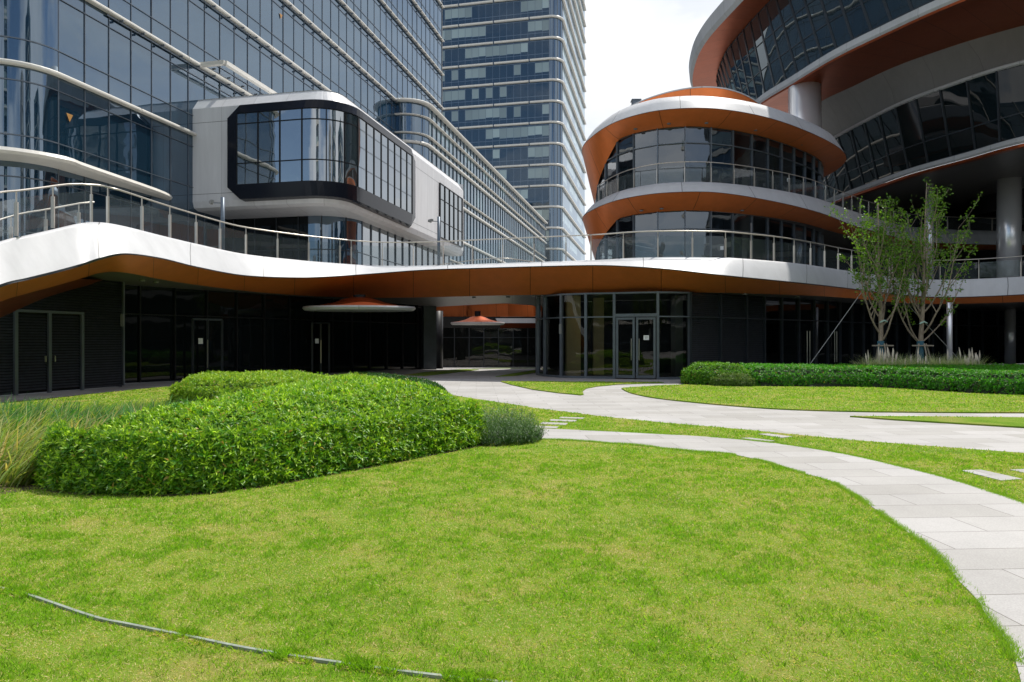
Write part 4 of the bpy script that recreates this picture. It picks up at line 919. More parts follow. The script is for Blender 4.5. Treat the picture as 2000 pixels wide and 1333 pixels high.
glazing(bV, gp, 9.82, 12.95, 1.42, M['glassP'], M['greyframe'], (12.1,), fw=.055, fd=.14, name='upper_window_pane', tilt=.002, framename='upper_frame', curved=True)
for z0, z1 in ((4.98, 8.46), (9.84, 12.96)):
    mb = MB(); il = offset(cc[18:], -5.0)[6:-8]; mb.grid([at_z(il, z0), at_z(il, z1)]); mb.build('interior_wall', M['interior'], bV)
    for p, t, s in walk(offset(cc, -1.6)[20:-4], 4.3, 2): mb = MB(); mb.tube([Vector((p.x, p.y, z0)), Vector((p.x, p.y, z1))], .28, 12); mb.build('interior_column', M['interior'], bV, smooth=True)
for z, line, xs_ in ((12.94, cc, (.36, .42, .47, .53, .60, .68, .73)), (8.49, cc, (.33, .43, .465, .58, .70))):
    for f in xs_:
        l_ = offset(line, .35 if f > .3 else .3); i = int(f * (len(l_) - 1)); downlight(bV, (l_[i].x, l_[i].y, z - .0 + .12), .10)
# roof cap
cap = [(14, 54), (9.5, 50), (6.9, 45.5), (6.3, 42), (7.8, 39.6), (10.8, 38.4), (13.6, 39.3), (16.1, 42), (17.8, 46.5), (18, 52)]
cpc = cr_curve([(*p, 0) for p in cap], 8)
mb = MB(); o0 = at_z(offset(cpc, -1.3), 13.9); o1 = [Vector((p.x, p.y, 15.85 - .028 * min(25, (p.x - 10.8) ** 2) )) for p in cpc]; mb.grid([o0, [a.lerp(b, .5) + Vector((0, 0, -.08)) for a, b in zip(o0, o1)], o1]); mb.build('roof_cap_rim', M['orange'], bV, smooth=True)
mb = MB(); up_ = lambda l, d, k: [Vector((a.x, a.y, b.z + k)) for a, b in zip(offset(l, d), o1)]; mb.grid([up_(cpc, .03, 0), up_(cpc, .03, .07), up_(cpc, -.4, .13), at_z(offset(cpc, -3), 15.9)]); mb.flat([tuple(p[:2]) for p in offset(cpc, -3)], 15.9); mb.build('roof_cap', M['white'], bV)
mb = MB(); p = P(1242, 192, 44); p = p - Vector((0, 0, .35)); mb.box(p, (.5, .5, .3)); mb.box(p + Vector((0, 0, .18)), (.62, .6, .05)); mb.build('roof_vent', M['greyframe'], bV)
# small white panel (loudspeaker) on upper-level soffit post
mb = MB(); p = P(1467, 446, 36.5); mb.box(p, (.06, .08, .55)); mb.build('hanging_light', M['white'], bV)
for px, py, Y in ((1410, 485, 36.6), (1540, 352, 39.5)):
    mb = MB(); mb.box(P(px, py, Y - .3), (.17, .02, .20)); mb.build('notice', M['paper'], bV)

# ================================================================== BIG RING BUILDING
bR = empty('ring_building', (30, 50, 0), 'huge curved building overhead at the right with slanted windows, copper rims and steel columns', 'building')
def c3(l, z, n=6): return at_z(cr_curve([(*p, 0) for p in l], n), z)
E1 = [(34, 76), (27, 73), (22, 67.5), (19.7, 60), (18.9, 55.5), (18.85, 51.7), (19.6, 48), (20.5, 43.7), (21.75, 40.3), (23.6, 36.2), (27, 31), (33, 26), (42, 22)]
UG = [(34, 79), (27.5, 76), (22.8, 71.5), (20.1, 67), (18.8, 60.5), (18.8, 56.9), (19, 53.4), (19.5, 49), (20.6, 44.5), (22.4, 39.5), (26, 34), (32, 28.5), (41, 24)]
UE = [(33, 82), (26, 79), (21.2, 74), (18.2, 68.5), (16.8, 62.5), (16.5, 57.8), (17.0, 52.8), (17.7, 48.3), (18.8, 43.8), (20.6, 38.6), (24, 33), (30.5, 27), (40, 22.5)]
I1 = [(38, 73), (31, 70), (26.5, 65), (24, 59), (23.1, 54.5), (23.1, 51), (23.95, 48), (24.9, 44.8), (26.2, 42.3), (28.2, 39.6), (33, 34.8), (38, 31), (46, 27)]
LG = [(40, 71), (33, 68), (28, 64), (25.8, 59), (25.0, 55), (24.95, 52.3), (25.35, 48), (25.8, 45), (26.9, 42), (28.7, 38.7), (33.5, 34), (38.5, 30), (46.5, 26)]
ME = [(40, 70.5), (33, 67.5), (28, 63.5), (26, 58.5), (25.5, 55), (25.7, 52), (26.1, 48), (26.5, 45), (27.6, 41.6), (28.9, 37.8), (33.2, 33.4), (38.2, 29.4), (46.2, 25.4)]
e1 = c3(E1, 19.55); ug = c3(UG, 27); ue = c3(UE, 27); i1 = c3(I1, 19.5); lg = c3(LG, 17.35); me_ = c3(ME, 12.6)
mb = MB(); a_ = at_z(e1, 19.62); mb.grid([a_, at_z(offset(e1, .1), 19.75), at_z(offset(e1, .05), 20.15), at_z(offset(e1, -.35), 20.3)], flip=False); mb.build('lower_rim', M['greypanel'], bR)
mb = MB(); mb.grid([at_z(offset(e1, -.5), 19.5), at_z(offset(e1, -.02), 19.48), a_]); mb.build('rim_edge', M['orange_shaded'], bR)
mb = MB(); mb.grid([i1, at_z(offset(e1, -.5), 19.5)]); mb.build('copper_soffit', M['orange_shaded'], bR)
# slanted glazing, upper volume
g0, g1 = at_z(offset(e1, -.3), 20.3), at_z(offset(ug, 0), 27)
def slanted(g0, g1, step, name, fname, trans=(.3,), glass='glassR', n_lim=60):
    w0_, w1_ = walk(g0, step), None; L0 = w0_[-1][2]; tot1 = sum((b - a).length for a, b in zip(g1, g1[1:])); n = len(w0_)
    w1_ = walk(g1, tot1 / (n - 1) * .99999); fr = MB(); rest = MB(); L_ = []
    for k in range(min(n, len(w1_)) - 1):
        a, b, c, d = w0_[k][0], w0_[k + 1][0], w1_[k + 1][0], w1_[k][0]; L_.append((a.length, [a, b, c, d]))
        fr.bar(a, d, .09, .16)
        for t in (0.01,) + trans + (.99,): fr.bar(a.lerp(d, t), b.lerp(c, t), .08, .06)
    L_.sort(key=lambda q: q[0])
    for k, (d_, q) in enumerate(L_):
        j = random.gauss(0, .006); q = [q[0], q[1], q[2] + Vector((j, 0, 0)), q[3] + Vector((j, 0, 0))]
        if k < n_lim: m_ = MB(); m_.grid([[q[0].lerp(q[3], v / 4).lerp(q[1].lerp(q[2], v / 4), u / 3) for u in range(4)] for v in range(5)]); m_.build(name, M[glass], bR, smooth=True)
        else: rest.poly(q)
    if rest.f: rest.build(name, M[glass], bR, kind='stuff')
    fr.build(fname, M['darkframe'], bR)
slanted(g0, g1, 1.35, 'upper_window_pane', 'upper_frame', (.30, .62))
mb = MB(); mb.grid([offset(ug, -.1), ue]); mb.build('copper_overhang', M['orange_shaded'], bR)
mb = MB(); mb.grid([ue, at_z(offset(ue, .25), 27.3), at_z(offset(ue, .35), 28.3), at_z(offset(ue, -.6), 29.2), at_z(offset(ue, -3), 29.4)]); mb.build('upper_rim', M['greypanel'], bR)
# inner bright room strip behind upper glass
mb = MB(); mb.grid([at_z(offset(e1, -2.5), 20.3), at_z(offset(ug, -2.5), 27)]); mb.build('interior_wall', M['whitebox'], bR)
# pale curved bulkhead between the two volumes
mb = MB(); mb.grid([[p + Vector((.0, 0, .0)) for p in lg], [a.lerp(b, .5) + Vector((.25, .1, .0)) for a, b in zip(lg, i1)], i1]); mb.build('bulkhead', M['soffit_white'], bR, smooth=True)
mb = MB(); mb.grid([at_z(offset(lg, .02), 17.2), at_z(offset(lg, .14), 17.25), at_z(offset(lg, .14), 17.4), at_z(offset(lg, -.05), 17.5)]); mb.build('middle_rim', M['greypanel'], bR)
slanted(at_z(offset(me_, -.25), 13.1), at_z(lg, 17.3), 1.6, 'middle_window_pane', 'middle_frame', (.33,), 'glassM', 60)
mb = MB(); mb.grid([at_z(me_, 12.68), at_z(offset(me_, .08), 12.8), at_z(offset(me_, .05), 13.05), at_z(offset(me_, -.3), 13.15)]); mb.build('bottom_rim', M['greypanel'], bR)
mb = MB(); mb.grid([at_z(offset(me_, -.4), 12.5), at_z(offset(me_, -.02), 12.5), at_z(me_, 12.67)]); mb.build('bottom_rim_edge', M['orange_shaded'], bR)
mb = MB(); mb.flat([tuple(p[:2]) for p in offset(me_, -.4)] + [(70, 25), (70, 75)], 12.5, down=True); mb.build('bottom_soffit', M['soffit'], bR)
mb = MB(); mb.flat([tuple(p[:2]) for p in offset(ue, -3)] + [(70, 20), (70, 84)], 29.4); mb.build('roof', M['concrete'], bR)
# inside of the bottom volume: dark recessed wall and intermediate slab
mb = MB(); rw = c3([(22, 64), (24, 58), (29, 56), (40, 57), (60, 58)], 0); mb.grid([at_z(rw, 4.9), at_z(rw, 12.5)]); mb.build('recessed_wall', M['black'], bR)

# void edge in the dark soffit
mb = MB(); vd = c3([(70, 43), (52, 43.5), (42, 45), (36.5, 48.5), (35.5, 53), (39, 56)], 0); mb.grid([at_z(vd, 11.2), at_z(vd, 12.49)]); mb.flat([tuple(p[:2]) for p in vd] + [(70, 57)], 11.2, down=True); mb.build('soffit_drop', M['black'], bR)
for (px, Y, wd, z0, z1) in ((1571.5, 48.2, 2.2, 5, 19.5), (1971, 46, 1.42, 4.9, 12.5), (1816, 47.5, .52, 4.9, 12.5), (1640, 58, .6, 4.9, 12.5)):
    p = P(px, 400, Y); mb = MB(); mb.tube([Vector((p.x, p.y, z0)), Vector((p.x, p.y, z1))], wd / 2, 40 if wd > 1 else 20); mb.build('column', M['column'], bR, smooth=True)
# ground-floor room on the right beneath
mb = MB(); rl = [Vector((58, 51, 0)), Vector((110, 52, 0))]; mb.grid([at_z(rl, 0), at_z(rl, 3.66)]); mb.build('ground_floor_wall', M['black'], bR)

# ================================================================== RAILINGS
def railing(line, label, step=1.42, inset=.22, stuff=False, sagz=None, group='steel and glass railings', h=1.12, tp=.5):
    """stainless posts with curved necks, tube handrail, glass infill; line = edge polyline with real heights"""
    l_ = [Vector(p) for p in line]; base = []
    for i, p in enumerate(l_):
        t = l_[min(len(l_) - 1, i + 1)] - l_[max(0, i - 1)]; t.z = 0; t.normalize(); base.append(p + Vector((-t.y, t.x, 0)) * inset)
    root = empty('railing', tuple(base[len(base) // 2]), label, 'railing', group)
    top = [p + Vector((0, 0, h)) for p in base]
    tl = [p for p, t, s in walk(top, .5)] + [top[-1]]; mb = MB(); mb.tube(tl, .027, 8); mb.build('handrail', M['railpost'], root, smooth=True)
    pts = walk(base, step, .1); me = None
    for k, (p, t, s) in enumerate(pts):
        th = Vector((t.x, t.y, 0)).normalized(); o = Vector((-th.y, th.x, 0)); mb = MB()
        m_ = Matrix((o, th, Vector((0, 0, 1)))).transposed()
        mb.box(p + Vector((0, 0, .42)), (.085, .045, .84), rot=m_)
        mb.tube([p + Vector((0, 0, .84)), p + o * .0 + Vector((0, 0, .95)), p - o * 0 + Vector((0, 0, h - .02))], .018, 6)
        mb.build('post', M['railpost'], root)
    for (p, t, s), (q, t2, s2) in zip(pts, pts[1:]):
        d = (q - p).normalized(); a, b = p + d * .06, q - d * .06
        mb = MB(); mb.poly([a + Vector((0, 0, .08)), b + Vector((0, 0, .08)), b + Vector((0, 0, .93)), a + Vector((0, 0, .93))]); mb.build('glass_panel', M['railglass'], root)
iL = 13 * 6; iM = 18 * 6; iR = 25 * 6
railing(Tc[2 * 6:iT + 3], 'steel and glass railing climbing the stair at the left edge of the white deck', 1.42)
railing(Tc[iT + 2:iL + 4], 'steel and glass railing on the deck in front of the pale box wing', 1.45)
railing(Tc[iL + 3:iM], 'steel and glass railing across the bridge, before the tower', 1.42)
railing(Tc[iM - 1:iR + 1], 'steel and glass railing on the podium deck round the pavilion, behind the trees', 1.42)
railing(Tc[iR:29 * 6], 'steel and glass railing on the deck right of the trees', 1.9)
inner_st = [p + Vector((-1.5, 2.6, 0)) for p in Tc[2 * 6:iT - 2]]
railing(inner_st, 'inner stair handrail behind the outer one at the far left', 1.6, inset=0)
railing(t2_[16:85], 'upper steel and glass railing on the pavilion balcony, one storey above the podium', 1.42, inset=.3)
railing(t2_[84:], 'dim balustrade on the upper deck deep under the ring building', 1.9, inset=.3, h=1.0)
# far-side railings across the bridge (seen through the front glass)
bk = [Vector((3.5, 41.5, 4.96)), Vector((1.2, 38.6, 4.96)), Vector((-.8, 36.8, 4.96)), Vector((-4, 39.6, 4.96)), Vector((-9.8, 46.5, 4.96))]
railing(cr_curve(bk, 5)[::-1], 'rear bridge railing seen through the front glass panels, round the light well', 1.6, inset=.1)

# ================================================================== CAMERA POLES
def cam_pole(px, y0, y1, Y, lb):
    a, b = P(px, y0, Y), P(px, y1, Y); root = empty('camera_pole', (a.x, a.y, 4.98), lb, 'camera pole', 'security camera poles on the deck')
    mb = MB(); mb.tube([Vector((a.x, a.y, 4.97)), Vector((b.x, b.y, b.z))], .075, 12); mb.build('pole', M['blue_steel'], root, smooth=True)
    mb = MB(); z = b.z - .22; mb.bar((b.x, b.y, z), (b.x - .32, b.y - .05, z), .03, .03); mb.build('arm', M['blue_steel'], root)
    mb = MB(); mb.box((b.x - .38, b.y - .12, z + .02), (.12, .34, .11), rz=.6); mb.tube([Vector((b.x - .38, b.y - .12, z - .08)), Vector((b.x - .38, b.y - .12, z))], .05, 8); mb.build('camera', M['greypanel'], root)
cam_pole(435, 480, 386, 26.2, 'blue grey camera pole before the pale box wing, nearer the stair')
cam_pole(857, 515, 424, 33, 'blue grey camera pole at the middle of the bridge below the far box window')

# ================================================================== UNSEEN BLOCKS ADDED ACROSS THE LAWN, shaped for the reflections in the glass
def block(x, y, w_, d_, h, lb, rz=0, fh=4.0, mt='tower'):
    root = empty('office_building', (x, y, 0), lb, 'building', 'unseen blocks added across the lawn to be mirrored in the glass', rz)
    c_ = Vector((x, y, 0)); m_ = Matrix.Rotation(rz, 3, 'Z'); cs = [c_ + m_ @ Vector(q) for q in ((-w_ / 2, -d_ / 2, 0), (w_ / 2, -d_ / 2, 0), (w_ / 2, d_ / 2, 0), (-w_ / 2, d_ / 2, 0))]
    mb = MB(); lens = [0, w_, w_ + d_, 2 * w_ + d_, 2 * (w_ + d_)]
    mb.grid([at_z(cs, 0), at_z(cs, h)], closed=True, us=lens); mb.flat([tuple(p[:2]) for p in cs], h); mb.build('glazed_walls', M[mt], root)
    mb = MB()
    for k in range(1, int(h / fh)):
        for a, b in zip(cs, cs[1:] + cs[:1]): mb.bar(a + Vector((0, 0, k * fh)), b + Vector((0, 0, k * fh)), .8, .55)
    mb.build('floor_bands', M['ledge'], root)
block(78, 12, 20, 112, 24, 'unseen long dark glass block added beyond the right end of the lawn', 0, mt='context')  # added out of view so the right-hand glass mirrors something dark
for k, (x, y, w_, h, mt) in enumerate(((-70, -30, 14, 14, 'context'), (-52, -58, 10, 20, 'context_pale'), (-34, -70, 9, 24, 'context'), (-17, -78, 12, 82, 'tower'), (1, -84, 7, 20, 'context_pale'), (14, -74, 10, 16, 'context'), (31, -80, 12, 26, 'tower'), (48, -62, 9, 50, 'context_pale'), (66, -44, 14, 62, 'tower'), (84, -10, 16, 46, 'tower'))):
    block(x, y, w_, w_ * 1.2, h, ('slim' if w_ < 11 else 'broad') + ' unseen glass tower added across the lawn, number ' + str(k + 1) + ' from the left', .12 * math.sin(k * 2.3), mt=mt)
block(-2, -50, 150, 8, 13, 'unseen long three storey block added across the lawn', 0, 4.4, 'context')

# ================================================================== VEGETATION
def vnoise(x, y, sc, seed=0):
    x = np.asarray(x) * sc + 1000; y = np.asarray(y) * sc + 1000; xi = np.floor(x).astype(np.int64); yi = np.floor(y).astype(np.int64); fx = x - xi; fy = y - yi
    fx = fx * fx * (3 - 2 * fx); fy = fy * fy * (3 - 2 * fy)
    def h(a, b):
        n = (a * 374761393 + b * 668265263 + seed * 974634777) & 0x7fffffff; n = ((n ^ (n >> 13)) * 1274126177) & 0x7fffffff; return ((n ^ (n >> 16)) & 0xffff) / 65535.0
    return (h(xi, yi) * (1 - fx) + h(xi + 1, yi) * fx) * (1 - fy) + (h(xi, yi + 1) * (1 - fx) + h(xi + 1, yi + 1) * fx) * fy
def fbm(x, y, sc, seed=0): return (vnoise(x, y, sc, seed) * .5 + vnoise(x, y, sc * 2.1, seed + 1) * .28 + vnoise(x, y, sc * 4.3, seed + 2) * .14 + vnoise(x, y, sc * 9, seed + 3) * .08)
def inside(px, py, poly):
    r_ = np.zeros(len(px), bool); n = len(poly)
    for i in range(n):
        x1, y1 = poly[i]; x2, y2 = poly[(i + 1) % n]
        if y1 == y2: continue
        c = ((y1 > py) != (y2 > py)) & (px < (x2 - x1) * (py - y1) / (y2 - y1) + x1); r_ ^= c
    return r_
def pdist(px, py, poly, closed=True):
    d = np.full(len(px), 1e9); n = len(poly)
    for i in range(n if closed else n - 1):
        x1, y1 = poly[i]; x2, y2 = poly[(i + 1) % n]; dx, dy = x2 - x1, y2 - y1; L2 = dx * dx + dy * dy + 1e-12
        t = np.clip(((px - x1) * dx + (py - y1) * dy) / L2, 0, 1); d = np.minimum(d, np.hypot(px - x1 - t * dx, py - y1 - t * dy))
    return d
def cols(n, *cs):
    return np.array(cs, np.float32)[n]

hedge_poly = [tuple(p[:2]) for p in cr_curve([(*p, 0) for p in [(-5.55, 8.35), (-5.25, 7.6), (-4.75, 7.15), (-3.95, 6.95), (-3.2, 7.05), (-2.7, 7.4), (-1.95, 8.3), (-1.05, 9.5), (-.5, 10.3), (-.5, 11.1), (-.9, 12.0), (-1.7, 13.3), (-2.8, 14.6), (-4.2, 15.4), (-5.6, 15.3), (-5.9, 13.6), (-5.1, 12), (-4.75, 10.4), (-5.1, 9.2)]], 4, True)]
hedge2_poly = [tuple(p[:2]) for p in cr_curve([(*p, 0) for p in [(-9.0, 18.8), (-8.8, 17.7), (-8.1, 16.7), (-7.0, 16.1), (-5.7, 15.7), (-4.3, 15.7), (-3.2, 15.3), (-2.3, 15.4), (-2.6, 16.8), (-4.2, 18.6), (-6, 20), (-8, 20.3)]], 4, True)]
hedgeR_poly = [tuple(p[:2]) for p in cr_curve([(*p, 0) for p in [(6.4, 25.3), (6.6, 24.6), (7.4, 24.2), (8.2, 24.0), (8.6, 24.6), (8.6, 27), (7.6, 27.6), (6.7, 26.6)]], 4, True)]
hedgeS_poly = [tuple(p[:2]) for p in cr_curve([(*p, 0) for p in [(7.05, 24.1), (7.5, 23.65), (8.2, 23.6), (8.45, 23.9), (8.0, 24.3), (7.4, 24.3)]], 4, True)]
hedgeL_poly = [tuple(p[:2]) for p in cr_curve([(*p, 0) for p in [(8.4, 24.2), (9.2, 23.75), (10.5, 23.55), (12.4, 23.2), (13.4, 21.7), (14.3, 20.3), (16.2, 19.4), (19, 19.2), (22, 20.5), (22, 25.5), (18.5, 26.4), (14.5, 26.6), (11, 26.9), (8.7, 27.2)]], 4, True)]

def grass_blades(name, label, poly, n, ybox, hgt, wid, excl, keep=None, far_w=1.0, kindlabel=None, lit=1.0):
    x0, x1, y0, y1 = ybox; x = rng.uniform(x0, x1, n); y = rng.uniform(y0, y1, n)
    vis = np.abs(x) < y * .78 + 1.8; x, y = x[vis], y[vis]
    m = np.zeros(len(x), bool)
    for pl in (poly if isinstance(poly[0], list) else [poly]): m |= inside(x, y, pl)
    for e in excl: m &= ~inside(x, y, e)
    x, y = x[m], y[m]
    if keep is not None: k = keep(x, y); x, y = x[k], y[k]
    n = len(x); f = fbm(x, y, 1.3, 5) * .18 + fbm(x, y, 4.6, 9) * .36 + fbm(x, y, 14, 19) * .46; r1 = rng.random(n); dry = np.clip((f - .40) * 4.6, 0, 1)
    h = hgt * (rng.uniform(.4, 1.05, n)) * (1.0 - .5 * dry) ; a = rng.uniform(0, 2 * math.pi, n); ln = rng.uniform(.15, .95, n) * h
    wv = wid * rng.uniform(.7, 1.4, n) * (1 + .12 * y)
    fr_ = (r1 < .13 + .66 * dry)                       # straw blades
    ln = np.where(fr_, ln * 1.5, ln); h = np.where(fr_, h * .55, h)
    bx, by = x, y; px_, py_ = np.cos(a), np.sin(a); b2 = rng.uniform(0, 2 * math.pi, n); qx, qy = np.cos(b2) * wv, np.sin(b2) * wv
    V = np.empty((n, 4, 3), np.float32); z0 = .028
    V[:, 0] = np.stack([bx - qx, by - qy, np.full(n, z0)], 1); V[:, 1] = np.stack([bx + qx, by + qy, np.full(n, z0)], 1)
    V[:, 2] = np.stack([bx + px_ * ln * .45 + qx * .7, by + py_ * ln * .45 + qy * .7, z0 + h * .62], 1); V[:, 3] = np.stack([bx + px_ * ln, by + py_ * ln, z0 + h], 1)
    F1 = np.array([[0, 1, 2], [0, 2, 3]]); Fc = (np.arange(n)[:, None, None] * 4 + F1[None]).reshape(-1, 3)
    g = np.stack([.15 + .11 * r1, .33 + .12 * r1, .014 + .01 * r1], 1); st_ = np.stack([.55 + .22 * r1, .45 + .18 * r1, .21 + .12 * r1], 1)
    yg = np.stack([.26 + .08 * r1, .38 + .06 * r1, .03 + .01 * r1], 1); mixf = np.clip(dry * 1.1, 0, 1)[:, None]
    c = (g * (1 - mixf) + yg * mixf) * (.6 + .8 * rng.random((n, 1))); c = np.where(fr_[:, None], st_, c) * lit
    o = np_mesh(name, V.reshape(-1, 3), Fc, M['blade'], col=np.repeat(c, 4, 0)); tag(o, label, 'grass', kind='stuff'); return o
EXA = [path2, hedge_poly, hedge2_poly] + stone_polys
sedge_zone = [(-9.5, 13.5), (-9, 7.4), (-5.2, 7.0), (-4.9, 10), (-5, 12.5), (-6.6, 13.5)]
eddist = lambda x, y: (pdist(x, y, [(p.x, p.y) for p in ed], False) > .014) | (vnoise(x, y, 3.5, 3) > .56)
grass_blades('lawn_grass', 'short patchy green and straw coloured grass of the front lawn', lawnA, 440000, (-6.2, 6.2, 2.6, 5.6), .034, .0013, EXA, keep=lambda x, y: eddist(x, y))
grass_blades('lawn_grass', 'grass growing over the metal edging strip', lawnA, 600000, (-4.2, .6, 2.9, 5.4), .05, .0013, EXA, keep=lambda x, y: (pdist(x, y, [(p.x, p.y) for p in ed], False) < .045) & (vnoise(x, y, 4.5, 3) > .56))
grass_blades('lawn_grass', 'short patchy grass in the middle of the front lawn before the hedge', lawnA, 410000, (-9.2, 9.2, 5.6, 9.5), .036, .0017, EXA)
grass_blades('lawn_grass', 'bright grass around the curved path and the stepping stones', lawnA, 220000, (-12, 12, 9.5, 17), .038, .0028, EXA)
grass_blades('lawn_grass', 'bright green lawns beyond the main walk', [lawnA, lawnB, lawnC, lawnD], 260000, (-16, 22, 14, 32), .04, .004, EXA + [hedgeR_poly, hedgeL_poly])
# tufts creeping over the path edge
def edge_tufts():
    pe = [p for p, t, s in walk([Vector((*q, 0)) for q in path2], .012) if 2.8 < p.y < 12 and abs(p.x) < 8]
    idx = rng.integers(0, len(pe), 60000); x = np.array([pe[i].x for i in idx]) + rng.normal(0, .022, len(idx)); y = np.array([pe[i].y for i in idx]) + rng.normal(0, .022, len(idx))
    k = vnoise(x, y, 2.5, 8) > .18; x, y = x[k], y[k]; n = len(x); h = rng.uniform(.006, .026, n) * (.6 + vnoise(x, y, 4, 2)); a = rng.uniform(0, 6.28, n); ln = rng.uniform(.2, 1.1, n) * h; w_ = rng.uniform(.0012, .0026, n); b2 = rng.uniform(0, 6.28, n)
    V = np.empty((n, 3, 3), np.float32); V[:, 0] = np.stack([x - np.cos(b2) * w_, y - np.sin(b2) * w_, np.full(n, .03)], 1); V[:, 1] = np.stack([x + np.cos(b2) * w_, y + np.sin(b2) * w_, np.full(n, .03)], 1)
    V[:, 2] = np.stack([x + np.cos(a) * ln, y + np.sin(a) * ln, .035 + h], 1); r1 = rng.random(n)
    o = np_mesh('lawn_edge_grass', V.reshape(-1, 3), np.arange(n * 3).reshape(-1, 3), M['blade'], col=np.repeat(np.stack([.16 + .14 * r1, .34 + .1 * r1, .02 + .03 * r1], 1), 3, 0)); tag(o, 'longer green grass tufts creeping over the curved path edges', 'grass', kind='stuff')
edge_tufts()

def hedge_h(x, y, poly, H, r, seed, amp=.10):
    d = pdist(x, y, poly); q = np.clip(d / r, 0, 1); H = H * (.56 + .44 * np.clip((x + 5.6) / 2.4, 0, 1) ** .8) if seed == 3 else H; return (H * (1 - (1 - q) ** 2.4) ** (.74 if seed == 3 else .6)) * (1 - amp + 2 * amp * fbm(x, y, .8, seed)) , d
def leaf_geo(C_, dirn, up, L_, W_, fold=.25):
    """lance-shaped folded leaf, 4 triangles; arrays"""
    side = np.cross(dirn, up); side /= np.linalg.norm(side, axis=1, keepdims=True) + 1e-9; nn = np.cross(side, dirn)
    L_ = L_[:, None]; W_ = W_[:, None]
    V = np.stack([C_, C_ + dirn * L_ * .42 + side * W_ * .5 + nn * W_ * fold, C_ + dirn * L_ - nn * L_ * .16, C_ + dirn * L_ * .42 - side * W_ * .5 + nn * W_ * fold, C_ + dirn * L_ * .45], 1)
    n = len(C_); F1 = np.array([[0, 1, 4], [1, 2, 4], [0, 4, 3], [4, 2, 3]]); return V.reshape(-1, 3), (np.arange(n)[:, None, None] * 5 + F1[None]).reshape(-1, 3)
def unit(v): return v / (np.linalg.norm(v, axis=1, keepdims=True) + 1e-9)
